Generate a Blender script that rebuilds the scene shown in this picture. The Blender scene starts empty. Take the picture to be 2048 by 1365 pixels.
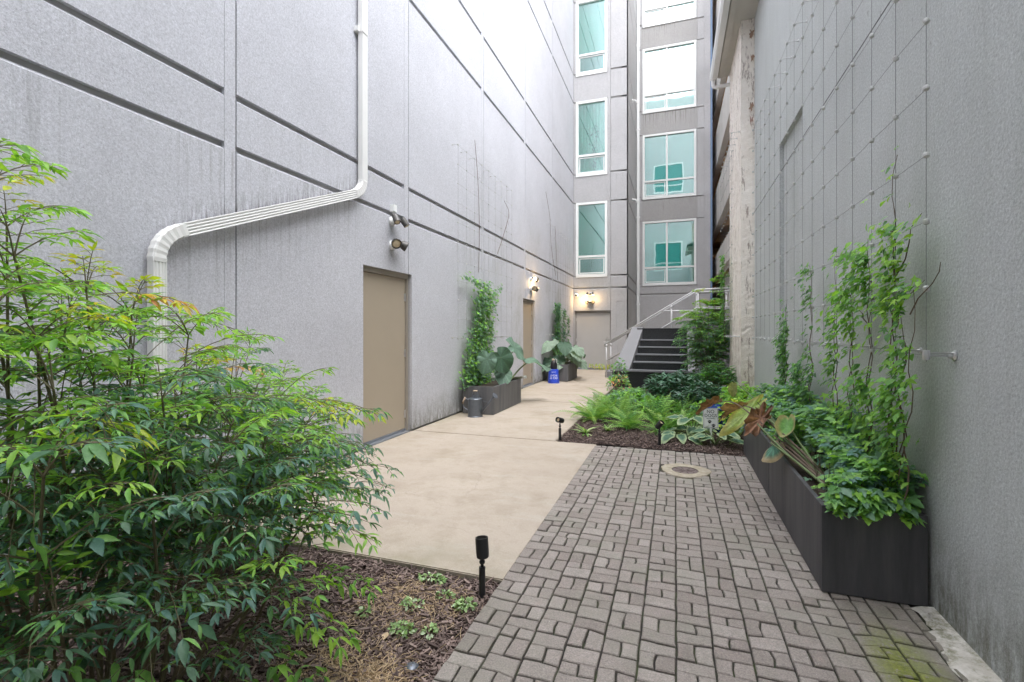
import bpy, bmesh, math, random
import numpy as np
from mathutils import Vector, Matrix
R = math.radians
rnd = random.Random(7)
S = bpy.context.scene
COL = S.collection

# ------------------------------------------------------------------ camera
CAM = (0.0, 0.0, 1.42)
cd = bpy.data.cameras.new('camera'); cam = bpy.data.objects.new('camera', cd); COL.objects.link(cam)
cam.location = CAM; cam.rotation_euler = (R(90), 0, R(18.76))
cd.sensor_width = 36; cd.lens = 16.875; cd.shift_y = -0.0105; cd.clip_start = 0.05; cd.clip_end = 400
S.camera = cam
# ------------------------------------------------------------------ sky, sun, exposure
SUN_EL, SUN_AZ = R(68), R(150)
w = bpy.data.worlds.new('World'); S.world = w; w.use_nodes = True
nt = w.node_tree; nt.nodes.clear()
sky = nt.nodes.new('ShaderNodeTexSky'); sky.sky_type = 'NISHITA'; sky.sun_disc = False
sky.sun_elevation = SUN_EL; sky.sun_rotation = SUN_AZ; sky.air_density = 1.0; sky.dust_density = 3.0
hs = nt.nodes.new('ShaderNodeHueSaturation'); hs.inputs['Saturation'].default_value = 0.22
bg = nt.nodes.new('ShaderNodeBackground'); bg.inputs[1].default_value = 0.15
out = nt.nodes.new('ShaderNodeOutputWorld')
ov = nt.nodes.new('ShaderNodeMix'); ov.data_type = 'RGBA'; ov.inputs[0].default_value = .6; ov.inputs[7].default_value = (9.3, 9.7, 10.4, 1)   # even overcast layer
nt.links.new(sky.outputs[0], hs.inputs['Color']); nt.links.new(hs.outputs[0], ov.inputs[6]); nt.links.new(ov.outputs[2], bg.inputs[0]); nt.links.new(bg.outputs[0], out.inputs[0])
sl = bpy.data.lights.new('sun', 'SUN'); sl.energy = 0.5; sl.angle = R(60); sl.color = (1, .97, .93)
so = bpy.data.objects.new('sun', sl); COL.objects.link(so)
dv = Vector((math.sin(SUN_AZ) * math.cos(SUN_EL), math.cos(SUN_AZ) * math.cos(SUN_EL), math.sin(SUN_EL)))
so.rotation_euler = dv.to_track_quat('Z', 'Y').to_euler()
vs = S.view_settings; vs.view_transform = 'Standard'; vs.look = 'None'; vs.gamma = 1; vs.use_curve_mapping = False
vs.exposure = 2.45
S.render.engine = 'CYCLES'
S.cycles.max_bounces = 8; S.cycles.diffuse_bounces = 5; S.cycles.glossy_bounces = 4; S.cycles.transparent_max_bounces = 8
S.cycles.sample_clamp_indirect = 6

# ------------------------------------------------------------------ materials
class NT:
    def __init__(s, name):
        s.m = bpy.data.materials.new(name); s.m.use_nodes = True; s.t = s.m.node_tree; s.t.nodes.clear()
        s.out = s.n('OutputMaterial'); s.p = s.n('BsdfPrincipled'); s.l(s.p.outputs[0], s.out.inputs[0])
        s.pos = None
    def n(s, k, **kw):
        x = s.t.nodes.new('ShaderNode' + k)
        for a, b in kw.items(): setattr(x, a, b)
        return x
    def l(s, a, b): s.t.links.new(a, b)
    def P(s, scale=(1, 1, 1)):
        g = s.n('NewGeometry'); mp = s.n('Mapping'); mp.inputs['Scale'].default_value = scale
        s.l(g.outputs['Position'], mp.inputs[0]); return mp.outputs[0]
    def O(s, scale=(1, 1, 1)):
        g = s.n('TexCoord'); mp = s.n('Mapping'); mp.inputs['Scale'].default_value = scale
        s.l(g.outputs['Object'], mp.inputs[0]); return mp.outputs[0]
    def noise(s, scale, detail=4, rough=.6, vec=None, lo=None, hi=None):
        x = s.n('TexNoise'); x.inputs['Scale'].default_value = scale; x.inputs['Detail'].default_value = detail
        x.inputs['Roughness'].default_value = rough
        s.l(vec if vec is not None else s.P(), x.inputs['Vector'])
        if lo is None: return x.outputs['Fac']
        return s.rng(x.outputs['Fac'], lo, hi)
    def rng(s, v, lo, hi, a=0., b=1.):
        r = s.n('MapRange'); r.inputs[1].default_value = lo; r.inputs[2].default_value = hi
        r.inputs[3].default_value = a; r.inputs[4].default_value = b; s.l(v, r.inputs[0]); return r.outputs[0]
    def mul(s, a, b, op='MULTIPLY'):
        m = s.n('Math', operation=op)
        for k, x in enumerate((a, b)):
            if isinstance(x, (int, float)): m.inputs[k].default_value = x
            else: s.l(x, m.inputs[k])
        return m.outputs[0]
    def mix(s, f, a, b, bt='MIX'):
        m = s.n('Mix', data_type='RGBA', blend_type=bt)
        for k, x in ((0, f), (6, a), (7, b)):
            if isinstance(x, (int, float)): m.inputs[k].default_value = x
            elif isinstance(x, tuple): m.inputs[k].default_value = (*x, 1) if len(x) == 3 else x
            else: s.l(x, m.inputs[k])
        return m.outputs[2]
    def xyz(s):
        g = s.n('NewGeometry'); x = s.n('SeparateXYZ'); s.l(g.outputs['Position'], x.inputs[0]); return x.outputs
    def col(s, c):
        if isinstance(c, tuple): s.p.inputs['Base Color'].default_value = (*c, 1)
        else: s.l(c, s.p.inputs['Base Color'])
    def rough(s, r):
        if isinstance(r, (int, float)): s.p.inputs['Roughness'].default_value = r
        else: s.l(r, s.p.inputs['Roughness'])
    def bump(s, h, strength=.3, dist=.01):
        b = s.n('Bump'); b.inputs['Strength'].default_value = strength; b.inputs['Distance'].default_value = dist
        s.l(h, b.inputs['Height']); s.l(b.outputs[0], s.p.inputs['Normal'])

def simple(name, c, r=.6, metal=0, var=.12, vs=18, bump=0, bs=200, bd=.002):
    t = NT(name); n = t.noise(vs, 5)
    t.col(t.mix(n, tuple(x * (1 - var) for x in c), tuple(min(1, x * (1 + var)) for x in c)))
    t.rough(r); t.p.inputs['Metallic'].default_value = metal
    if bump: t.bump(t.noise(bs, 3), bump, bd)
    return t.m

def stucco(name, base, lines, algae=0.6, bsc=1.0, streak=.45, specks=False, pipe=False):
    t = NT(name); x = t.xyz()
    big = t.noise(.8, 8, .75)
    c = t.mix(t.rng(big, .3, .7), tuple(k * .91 for k in base), tuple(k * 1.07 for k in base))
    fine = t.noise(75, 4, .85)
    c = t.mix(t.rng(fine, .32, .68), t.mix(1., c, (.68, .68, .68), 'MULTIPLY'), t.mix(1., c, (1.24, 1.24, 1.24), 'MULTIPLY'))
    # vertical runs of grime below ledges
    st = t.noise(1, 6, .8, t.P((20, 20, .5)), .50, .64)
    tot = None
    for z0, ln, amt in lines:
        d = t.mul(z0, x[2], 'SUBTRACT')
        mask = t.mul(t.rng(d, 0, .02), t.rng(d, 0, ln, 1, 0)); mask = t.mul(mask, amt)
        tot = mask if tot is None else t.mul(tot, mask, 'MAXIMUM')
    if tot is not None:
        patch = t.noise(.8, 4, .6, None, .42, .62)
        g = t.mul(t.mul(st, tot), t.mul(patch, streak))
        c = t.mix(g, c, (.10, .095, .075))
    if specks:
        sk = t.noise(1, 3, .6, t.P((26, 26, 8)), .69, .73); sk = t.mul(sk, t.mul(t.rng(x[2], 1.4, 2.2), t.mul(t.rng(x[1], 2.6, 3.0), t.noise(1.3, 3, .6, None, .40, .55))))
        c = t.mix(t.mul(sk, .75), c, (.07, .06, .05))
        dp_ = t.mul(t.noise(1, 5, .75, t.P((2.2, 2.2, .25)), .45, .75), .35); c = t.mix(dp_, c, (.30, .31, .28))
    if pipe:
        # grime that has run down on to and off the slanting downspout
        d = t.mul(x[2], t.mul(t.mul(t.mul(x[1], 2.4, 'SUBTRACT'), .4026), 2.13, 'ADD'), 'SUBTRACT')
        iny = t.mul(t.rng(x[1], 2.3, 2.7), t.rng(x[1], 4.85, 4.6))
        up_ = t.mul(t.mul(t.rng(d, 0, .22, 1, 0), t.rng(d, -.02, .0)), t.noise(1, 6, .8, t.P((30, 30, 3)), .42, .60))
        dn_ = t.mul(t.mul(t.rng(d, 0, -.75, .8, 0), t.rng(d, .0, -.02)), t.noise(1, 6, .8, t.P((26, 26, .4)), .50, .66))
        c = t.mix(t.mul(t.mul(t.mul(up_, dn_, 'MAXIMUM'), iny), .75), c, (.09, .085, .07))
    # damp base band
    wob = t.noise(2.2, 5, .7); zb = t.mul(x[2], t.mul(wob, .55), 'SUBTRACT')
    base_m = t.rng(zb, -.30, .22, .95, 0); base_m = t.mul(base_m, t.noise(1, 6, .8, t.P((16, 16, 5)), .36, .60))
    c = t.mix(base_m, c, (.13, .125, .085))
    if algae:
        a = t.noise(.9, 5, .65, None, .50, .70); a = t.mul(a, t.noise(1, 5, .7, t.P((5, 5, .8)), .35, .7))
        a = t.mul(a, t.rng(x[2], 5.2, 2.8)); a = t.mul(a, t.rng(x[1], 6.5, 11)); a = t.mul(a, algae)
        c = t.mix(a, c, (.17, .175, .085))
    t.col(c); t.rough(.92)
    h = t.mul(t.noise(95 * bsc, 4, .65), t.mul(t.noise(30 * bsc, 3, .6), .5), 'ADD')
    t.bump(h, .7, .006)
    return t.m

M = {}
GL = [(2.92, .9, 1.0), (3.36, .5, .6), (6.0, .8, .4), (7.03, .7, .3), (9.67, .7, .3), (10.7, .7, .3)]
M['stucco'] = stucco('stucco', (.525, .527, .565), GL, pipe=True)
M['stucco_back'] = stucco('stucco_back', (.45, .443, .45), [(3.3, 1.2, .8), (6.98, 1.1, .9), (10.6, 1.1, .9), (14.25, 1, .9), (2.92, 1, .6)], algae=.3)
M['spandrel'] = stucco('spandrel_stucco', (.385, .375, .37), [(3.3, 1.2, 1), (6.98, 1.1, 1.2), (10.6, 1.1, 1.2), (14.25, 1, 1.2)], algae=0, streak=.9)
M['stucco_right'] = stucco('stucco_right', (.51, .53, .525), [(8, 9, .45)], algae=.25, bsc=.55, streak=.4, specks=True)
M['groove'] = simple('groove_stucco', (.36, .355, .35), .95, bump=.3)
M['door'] = simple('tan_painted_steel', (.38, .32, .245), .5, var=.05, vs=3, bump=.25, bs=420, bd=.001)
M['jamb'] = simple('tan_grey_frame', (.34, .305, .26), .6, var=.12, vs=8)
M['greydoor'] = simple('grey_painted_door', (.42, .41, .40), .5, var=.06, vs=3, bump=.15, bs=300, bd=.001)
M['greyframe'] = simple('grey_door_frame', (.33, .32, .31), .5, var=.06, vs=3)
M['white'] = simple('white_paint', (.78, .79, .78), .45, var=.04, vs=4)
M['pipe'] = simple('white_downpipe_paint', (.74, .735, .72), .4, var=.07, vs=6)
M['steel'] = simple('brushed_steel', (.62, .62, .62), .32, 1, var=.1, vs=30)
M['rail'] = simple('galvanised_rail', (.62, .62, .63), .45, .2, var=.08, vs=20)
M['cable'] = simple('cable_steel', (.20, .20, .20), .6)
M['knot'] = simple('cable_clamp', (.52, .52, .50), .5)
M['blackmetal'] = simple('black_powder_coat', (.018, .018, .02), .42, var=.2, vs=60, bump=.3, bs=300, bd=.0015)
M['bronze'] = simple('dark_bronze', (.09, .085, .08), .45, .3)
M['lampglass'] = simple('lamp_lens', (.55, .45, .30), .2)
M['rubber'] = simple('rubber_threshold', (.22, .24, .27), .4, .4)
M['darkgap'] = simple('dark_joint', (.035, .03, .028), .95)
M['soil'] = simple('potting_soil', (.05, .035, .025), .95, bump=.8, bs=60, bd=.02)
M['blue'] = simple('blue_plastic', (.03, .08, .60), .35, var=.05)
M['blue_glaze'] = simple('blue_glazed_pot', (.02, .05, .22), .15, var=.3, vs=8)
M['letter'] = simple('white_print', (.85, .85, .85), .5, var=.0)
M['ink'] = simple('black_print', (.02, .02, .02), .5, var=.0)
M['bluetrim'] = simple('blue_metal_trim', (.16, .24, .38), .4, var=.12)
M['galv'] = simple('zinc_watering_can', (.15, .165, .19), .42, .6, var=.2, vs=25)
M['wood'] = simple('wooden_grip', (.45, .34, .25), .6)
M['straw'] = simple('dry_stems', (.50, .37, .23), .85, var=.4, vs=30)
M['stem'] = simple('green_brown_stem', (.13, .11, .06), .7, var=.4, vs=20)
M['vinewood'] = simple('vine_twig', (.14, .095, .065), .8, var=.3)
M['chip'] = None

t = NT('planter_concrete'); c = t.mix(t.noise(1, 6, .7, t.P((5, 5, .5)), .3, .75), (.022, .022, .026), (.085, .083, .085))
t.col(t.mix(t.noise(260, 2), c, t.mix(1., c, (1.7, 1.7, 1.7), 'MULTIPLY'))); t.rough(.6); t.bump(t.noise(180, 3), .3, .002); M['planter'] = t.m
t = NT('planter_weathered'); c = t.mix(t.noise(1, 6, .7, t.P((7, 7, .5)), .3, .75), (.06, .06, .064), (.15, .147, .148))
t.col(t.mix(t.noise(260, 2), c, t.mix(1., c, (1.3, 1.3, 1.3), 'MULTIPLY'))); t.rough(.65); t.bump(t.noise(180, 3), .3, .002); M['planter_old'] = t.m
t = NT('black_granite'); sp = t.noise(420, 2, .5, None, .55, .75)
t.col(t.mix(sp, (.014, .015, .018), (.15, .155, .16))); t.rough(.3); M['granite'] = t.m
t = NT('flamed_granite_edge'); t.col(t.mix(t.noise(90, 3), (.16, .165, .175), (.27, .275, .29))); t.rough(.5); M['granite_edge'] = t.m
M['cheek'] = simple('grey_cheek_render', (.21, .21, .22), .7, var=.06, vs=5, bump=.2)

# concrete walk
t = NT('concrete_walk'); x = t.xyz()
c = t.mix(t.noise(.9, 6, .6, None, .3, .7), (.375, .315, .255), (.455, .39, .325))
c = t.mix(t.mul(t.noise(1.7, 6, .7, None, .5, .68), .6), c, (.30, .245, .175))
c = t.mix(t.mul(t.noise(1, 5, .7, t.P((1.2, 3.5, 1)), .56, .72), .5), c, (.46, .43, .385))
c = t.mix(t.mul(t.noise(30, 3, .8, None, .62, .72), .35), c, (.30, .25, .18))
f = t.noise(110, 4, .9); c = t.mix(t.rng(f, .3, .7), t.mix(1., c, (.76, .75, .73), 'MULTIPLY'), t.mix(1., c, (1.2, 1.2, 1.2), 'MULTIPLY'))
c = t.mix(t.mul(t.noise(7, 8, .85, None, .5, .62), .30), c, (.26, .21, .14))
c = t.mix(t.mul(t.noise(70, 2, .5, None, .74, .77), .6), c, (.16, .12, .08))
vo = t.n('TexVoronoi', feature='DISTANCE_TO_EDGE'); vo.inputs['Scale'].default_value = .42; mv = t.n('VectorMath', operation='ADD')
nn = t.n('TexNoise'); nn.inputs['Scale'].default_value = 2.5; nn.inputs['Detail'].default_value = 8; t.l(t.P(), nn.inputs['Vector']); sc_ = t.n('VectorMath', operation='SCALE'); sc_.inputs['Scale'].default_value = .5
t.l(nn.outputs['Color'], sc_.inputs[0]); t.l(t.P(), mv.inputs[0]); t.l(sc_.outputs[0], mv.inputs[1]); t.l(mv.outputs[0], vo.inputs['Vector'])
c = t.mix(t.mul(t.mul(t.rng(vo.outputs['Distance'], .0, .0035, 1, 0), t.noise(.9, 3, .6, None, .52, .6)), .3), c, (.18, .15, .11))
edge = t.mul(t.rng(x[1], 5.9, 5.2), 0.0)
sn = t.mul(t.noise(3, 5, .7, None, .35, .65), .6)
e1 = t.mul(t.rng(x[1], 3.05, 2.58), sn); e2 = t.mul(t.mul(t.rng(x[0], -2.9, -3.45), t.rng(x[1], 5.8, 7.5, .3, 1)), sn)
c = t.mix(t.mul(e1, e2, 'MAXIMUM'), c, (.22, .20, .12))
t.col(c); t.rough(t.rng(t.noise(.8, 3), .3, .7, .55, .85)); t.bump(t.noise(300, 3), .35, .003); M['concrete'] = t.m

# pavers
t = NT('paver_stone'); oi = t.n('ObjectInfo'); at = t.n('Attribute', attribute_name='tint'); x = t.xyz()
c = t.mix(at.outputs['Fac'], (.25, .211, .190), (.34, .298, .272))
c = t.mix(t.noise(7, 5, .7, None, .3, .7), c, t.mix(1., c, (.80, .82, .80), 'MULTIPLY'))
sp = t.noise(130, 4, .85); c = t.mix(t.rng(sp, .34, .66), t.mix(1., c, (.62, .62, .62), 'MULTIPLY'), t.mix(1., c, (1.30, 1.29, 1.28), 'MULTIPLY'))
c = t.mix(t.noise(120, 2, .5, None, .70, .74), c, (.44, .42, .39))
pink = t.noise(11, 4, .6, None, .6, .75); c = t.mix(t.mul(pink, .25), c, (.40, .30, .26))
# moss patch near the right wall and green cast below the planter
dx = t.mul(t.mul(x[0], .93, 'SUBTRACT'), 7.0); dy = t.mul(t.mul(x[1], 2.37, 'SUBTRACT'), 2.6)
r2 = t.mul(t.mul(dx, dx), t.mul(dy, dy), 'ADD')
ms = t.mul(t.rng(r2, 0, 1.3, 1, 0), t.noise(22, 6, .8, None, .40, .46))
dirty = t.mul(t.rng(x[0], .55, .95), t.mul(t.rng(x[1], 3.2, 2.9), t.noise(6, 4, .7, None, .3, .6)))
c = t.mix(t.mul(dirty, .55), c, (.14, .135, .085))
c = t.mix(ms, c, t.mix(t.noise(60, 4, .8, None, .35, .65), (.08, .10, .01), (.20, .225, .02)))
gr = t.mul(t.noise(1.6, 5, .7, None, .48, .68), .5); c = t.mix(gr, c, (.22, .22, .17))
t.col(c); t.rough(.85); t.bump(t.mul(t.noise(150, 4, .7), t.noise(25, 3), 'ADD'), .6, .004); M['paver'] = t.m
t = NT('joint_sand'); t.col(t.mix(t.noise(9, 5, .7, None, .45, .65), (.035, .03, .026), (.05, .065, .025))); t.rough(.95); t.bump(t.noise(200, 3), .6, .01); M['joint'] = t.m
t = NT('cement_patch'); c = t.mix(t.noise(6, 5, .7, None, .35, .65), (.40, .37, .31), (.68, .65, .60))
x = t.xyz(); c = t.mix(t.mul(t.noise(9, 5, .8, None, .45, .6), .75), c, (.16, .16, .08)); t.col(c); t.rough(.9); t.bump(t.noise(40, 5), .6, .01); M['cement'] = t.m
t = NT('drain_cement'); c = t.mix(t.noise(14, 5, .7, None, .35, .65), (.28, .24, .17), (.42, .37, .29)); t.col(c); t.rough(.9); t.bump(t.noise(40, 5), .5, .008); M['ringcement'] = t.m
M['castiron'] = simple('cast_iron', (.17, .13, .12), .6, .4, var=.3, vs=40, bump=.4)
t = NT('mulch_soil'); t.col(t.mix(t.noise(60, 5, .8, None, .35, .65), (.035, .022, .018), (.12, .085, .07))); t.rough(.95); t.bump(t.noise(70, 5, .8), 1, .03); M['mulch'] = t.m
t = NT('bark_chip'); at = t.n('Attribute', attribute_name='tint')
t.col(t.mix(at.outputs['Fac'], (.05, .03, .026), (.34, .25, .215))); t.rough(.85); M['chip'] = t.m

# white painted rubble brick
t = NT('old_white_brick'); x = t.xyz()
c = t.mix(t.noise(3, 5, .7, None, .3, .7), (.80, .73, .65), (.90, .85, .79))
cr = t.noise(1, 6, .8, t.P((15, 15, 2.6)), .555, .60); c = t.mix(t.mul(cr, .7), c, (.22, .15, .12))
rb = t.mul(t.noise(1, 5, .7, t.P((5, 9, .9)), .63, .67), t.rng(x[2], 3, 5)); c = t.mix(t.mul(rb, .85), c, (.27, .10, .06))
low = t.mul(t.rng(x[2], 2.0, .2), t.noise(4, 5, .7, None, .35, .65)); c = t.mix(t.mul(low, .5), c, (.32, .22, .13))
t.col(c); t.rough(.9); t.bump(t.mul(t.noise(1, 6, .75, t.P((24, 24, 9))), t.noise(60, 3), 'ADD'), .5, .02); M['oldbrick'] = t.m
M['barebrick'] = simple('bare_brick', (.36, .24, .17), .9, var=.3, bump=.5, bs=40, bd=.01)
M['eave'] = simple('weathered_soffit', (.52, .49, .45), .7, var=.15, vs=5)
t = NT('garage_concrete'); c = t.mix(t.noise(1, 5, .6, t.P((1, 1, .4)), .3, .7), (.55, .52, .49), (.68, .65, .62)); t.col(c); t.rough(.85); t.bump(t.noise(40, 4), .3, .01); M['garage'] = t.m
M['garage_soffit'] = simple('warm_lit_brown_soffit', (.55, .37, .20), .8, var=.3, vs=3, bump=.3, bs=20, bd=.02)  # brown concrete, brightened so its colour stands in for warm light inside
M['room'] = simple('room_paint', (.30, .32, .30), .9)
M['blind'] = simple('pale_green_blind', (.42, .70, .62), .8, var=.05)
M['curtain'] = simple('pale_curtain', (.60, .78, .70), .85, var=.06)
M['houseplant'] = simple('dark_houseplant', (.02, .06, .035), .6)

t = NT('window_glass')
gl = t.n('BsdfGlossy'); gl.inputs['Roughness'].default_value = 0.02; gl.inputs['Color'].default_value = (.86, .96, .95, 1)
tr = t.n('BsdfTransparent'); tr.inputs['Color'].default_value = (.42, .78, .72, 1)
mx = t.n('MixShader'); mx.inputs[0].default_value = .36
t.l(tr.outputs[0], mx.inputs[1]); t.l(gl.outputs[0], mx.inputs[2]); t.l(mx.outputs[0], t.out.inputs[0])
b = t.n('Bump'); b.inputs['Strength'].default_value = .14; b.inputs['Distance'].default_value = .02
t.l(t.noise(.8, 2, .4), b.inputs['Height']); t.l(b.outputs[0], gl.inputs['Normal']); M['glass'] = t.m

def emit(name, c, s):
    t = NT(name); e = t.n('Emission'); e.inputs[0].default_value = (*c, 1); e.inputs[1].default_value = s; t.l(e.outputs[0], t.out.inputs[0]); return t.m
M['lit'] = emit('lit_lamp', (1, .72, .38), 4)

def leafmat(name, rough=.45, trans=.3, vein=0):
    t = NT(name); at = t.n('Attribute', attribute_name='tint')
    c = t.mix(t.noise(45, 4, .7, None, .3, .7), t.mix(1., at.outputs['Color'], (.72, .76, .72), 'MULTIPLY'), t.mix(1., at.outputs['Color'], (1.2, 1.16, 1.1), 'MULTIPLY'))
    t.col(c); t.rough(rough)
    tl = t.n('BsdfTranslucent'); t.l(t.mix(1., c, (1.5, 1.6, .7), 'MULTIPLY'), tl.inputs[0])
    mx = t.n('MixShader'); mx.inputs[0].default_value = trans
    t.l(t.p.outputs[0], mx.inputs[1]); t.l(tl.outputs[0], mx.inputs[2]); t.l(mx.outputs[0], t.out.inputs[0])
    t.bump(t.noise(80, 3), .25, .004)
    return t.m
M['leaf'] = leafmat('leaf', .5, .36)
M['leaf_dull'] = leafmat('leaf_dull', .65, .25)
M['leaf_gloss'] = leafmat('leaf_gloss', .3, .12)

# ------------------------------------------------------------------ mesh helpers
class MB:
    def __init__(s): s.v = []; s.f = []; s.m = []
    def add(s, vs, fs, m=0):
        o = len(s.v); s.v += [tuple(p) for p in vs]; s.f += [tuple(i + o for i in f) for f in fs]; s.m += [m] * len(fs); return s
    def hexa(s, p, m=0):
        return s.add(p, [(0, 1, 2, 3), (7, 6, 5, 4), (0, 4, 5, 1), (1, 5, 6, 2), (2, 6, 7, 3), (3, 7, 4, 0)], m)
    def box(s, x0, x1, y0, y1, z0, z1, m=0):
        return s.hexa([(x0, y0, z0), (x1, y0, z0), (x1, y1, z0), (x0, y1, z0), (x0, y0, z1), (x1, y0, z1), (x1, y1, z1), (x0, y1, z1)], m)
    def tube(s, pts, r, n=8, m=0, flat=1, cap=True, up=None):
        pts = [Vector(p) for p in pts]; k = len(pts)
        rr = r if isinstance(r, (list, tuple)) else [r] * k
        up = Vector(up) if up else None; o = len(s.v); last = None
        for i, p in enumerate(pts):
            d = (pts[min(i + 1, k - 1)] - pts[max(i - 1, 0)]); d = d.normalized() if d.length > 1e-9 else Vector((0, 0, 1))
            if up: a = up - d * up.dot(d)
            elif last is None: a = d.orthogonal()
            else: a = last - d * last.dot(d)
            if a.length < 1e-6: a = d.orthogonal()
            a.normalize(); last = a; b2 = d.cross(a)
            for j in range(n):
                th = 2 * math.pi * (j + .5) / n
                s.v.append(tuple(p + a * (math.cos(th) * rr[i]) + b2 * (math.sin(th) * rr[i] * flat)))
        for i in range(k - 1):
            for j in range(n):
                s.f.append((o + i * n + j, o + i * n + (j + 1) % n, o + (i + 1) * n + (j + 1) % n, o + (i + 1) * n + j)); s.m.append(m)
        if cap and n > 2:
            s.f.append(tuple(o + j for j in range(n))[::-1]); s.m.append(m)
            s.f.append(tuple(o + (k - 1) * n + j for j in range(n))); s.m.append(m)
        return s
    def lathe(s, c, prof, n=16, m=0, axis=(0, 0, 1), cap=True):
        ax = Vector(axis).normalized(); q = Vector((0, 0, 1)).rotation_difference(ax); c = Vector(c); o = len(s.v); k = len(prof)
        for r, z in prof:
            for j in range(n):
                th = 2 * math.pi * j / n; s.v.append(tuple(c + q @ Vector((r * math.cos(th), r * math.sin(th), z))))
        for i in range(k - 1):
            for j in range(n):
                s.f.append((o + i * n + j, o + i * n + (j + 1) % n, o + (i + 1) * n + (j + 1) % n, o + (i + 1) * n + j)); s.m.append(m)
        if cap:
            s.f.append(tuple(o + j for j in range(n))[::-1]); s.m.append(m); s.f.append(tuple(o + (k - 1) * n + j for j in range(n))); s.m.append(m)
        return s

BASE = {}
def base(o): return BASE.get(o.name, (0, 0, 0)) if o else (0, 0, 0)
def link(o, parent):
    COL.objects.link(o)
    if parent is not None: o.parent = parent; BASE[o.name] = base(parent)
    return o
def build(name, mb, mats, parent=None, smooth=False, tint=None, normals=True, bevel=0):
    if not isinstance(mats, (list, tuple)): mats = [mats]
    b = base(parent); me = bpy.data.meshes.new(name)
    me.from_pydata([(p[0] - b[0], p[1] - b[1], p[2] - b[2]) for p in mb.v], [], mb.f)
    for m in mats: me.materials.append(m)
    if len(mats) > 1: me.polygons.foreach_set('material_index', mb.m)
    if normals:
        bm = bmesh.new(); bm.from_mesh(me); bmesh.ops.recalc_face_normals(bm, faces=bm.faces[:])
        if bevel:
            es = [e for e in bm.edges if len(e.link_faces) == 2 and e.calc_face_angle(0) > .6]
            bmesh.ops.bevel(bm, geom=es, offset=bevel, segments=2, affect='EDGES', clamp_overlap=True)
        bm.to_mesh(me); bm.free()
    if tint is not None:
        a = me.attributes.new('tint', 'FLOAT_COLOR', 'POINT'); a.data.foreach_set('color', np.asarray(tint, dtype=np.float32).ravel())
    if smooth: me.shade_smooth()
    return link(bpy.data.objects.new(name, me), parent)
def tag(o, label, cat, group=None, kind=None):
    o['label'] = label
    if cat: o['category'] = cat
    if group: o['group'] = group
    if kind: o['kind'] = kind
    return o
def T(name, loc, label, cat, group=None):
    o = bpy.data.objects.new(name, None); o.empty_display_size = .1; o.location = loc; COL.objects.link(o); BASE[o.name] = tuple(loc)
    return tag(o, label, cat, group)
def struct(o): o['kind'] = 'structure'; return o
def label(o, l): o['label'] = l; return o
def bez(p, n=10):
    # Catmull-Rom through points
    p = [Vector(q) for q in p]; q = [p[0] * 2 - p[1]] + p + [p[-1] * 2 - p[-2]]; out = []
    for i in range(1, len(q) - 2):
        for k in range(n):
            t = k / n; a, b, c, d = q[i - 1], q[i], q[i + 1], q[i + 2]
            out.append(.5 * ((2 * b) + (c - a) * t + (2 * a - 5 * b + 4 * c - d) * t * t + (3 * b - a - 3 * c + d) * t ** 3))
    return out + [p[-1]]
def text(s, size, M4, name, mat, parent, bend=None, ext=.001, align='CENTER', font_scale=(1, 1)):
    cu = bpy.data.curves.new('t', 'FONT'); cu.body = s; cu.size = size; cu.align_x = align; cu.align_y = 'CENTER'; cu.extrude = ext
    cu.resolution_u = 3; o = bpy.data.objects.new('t', cu); COL.objects.link(o)
    dg = bpy.context.evaluated_depsgraph_get(); me = bpy.data.meshes.new_from_object(o.evaluated_get(dg)); bpy.data.objects.remove(o)
    b = Vector(base(parent))
    for v in me.vertices:
        p = Vector((v.co.x * font_scale[0], v.co.y * font_scale[1], v.co.z))
        if bend:
            r = bend + p.z + .0015; a = p.x / bend; p = Vector((r * math.sin(a), p.y, r * math.cos(a) - bend))
        v.co = (M4 @ p) - b
    me.name = name; me.materials.clear(); me.materials.append(mat)
    return link(bpy.data.objects.new(name, me), parent)

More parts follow.
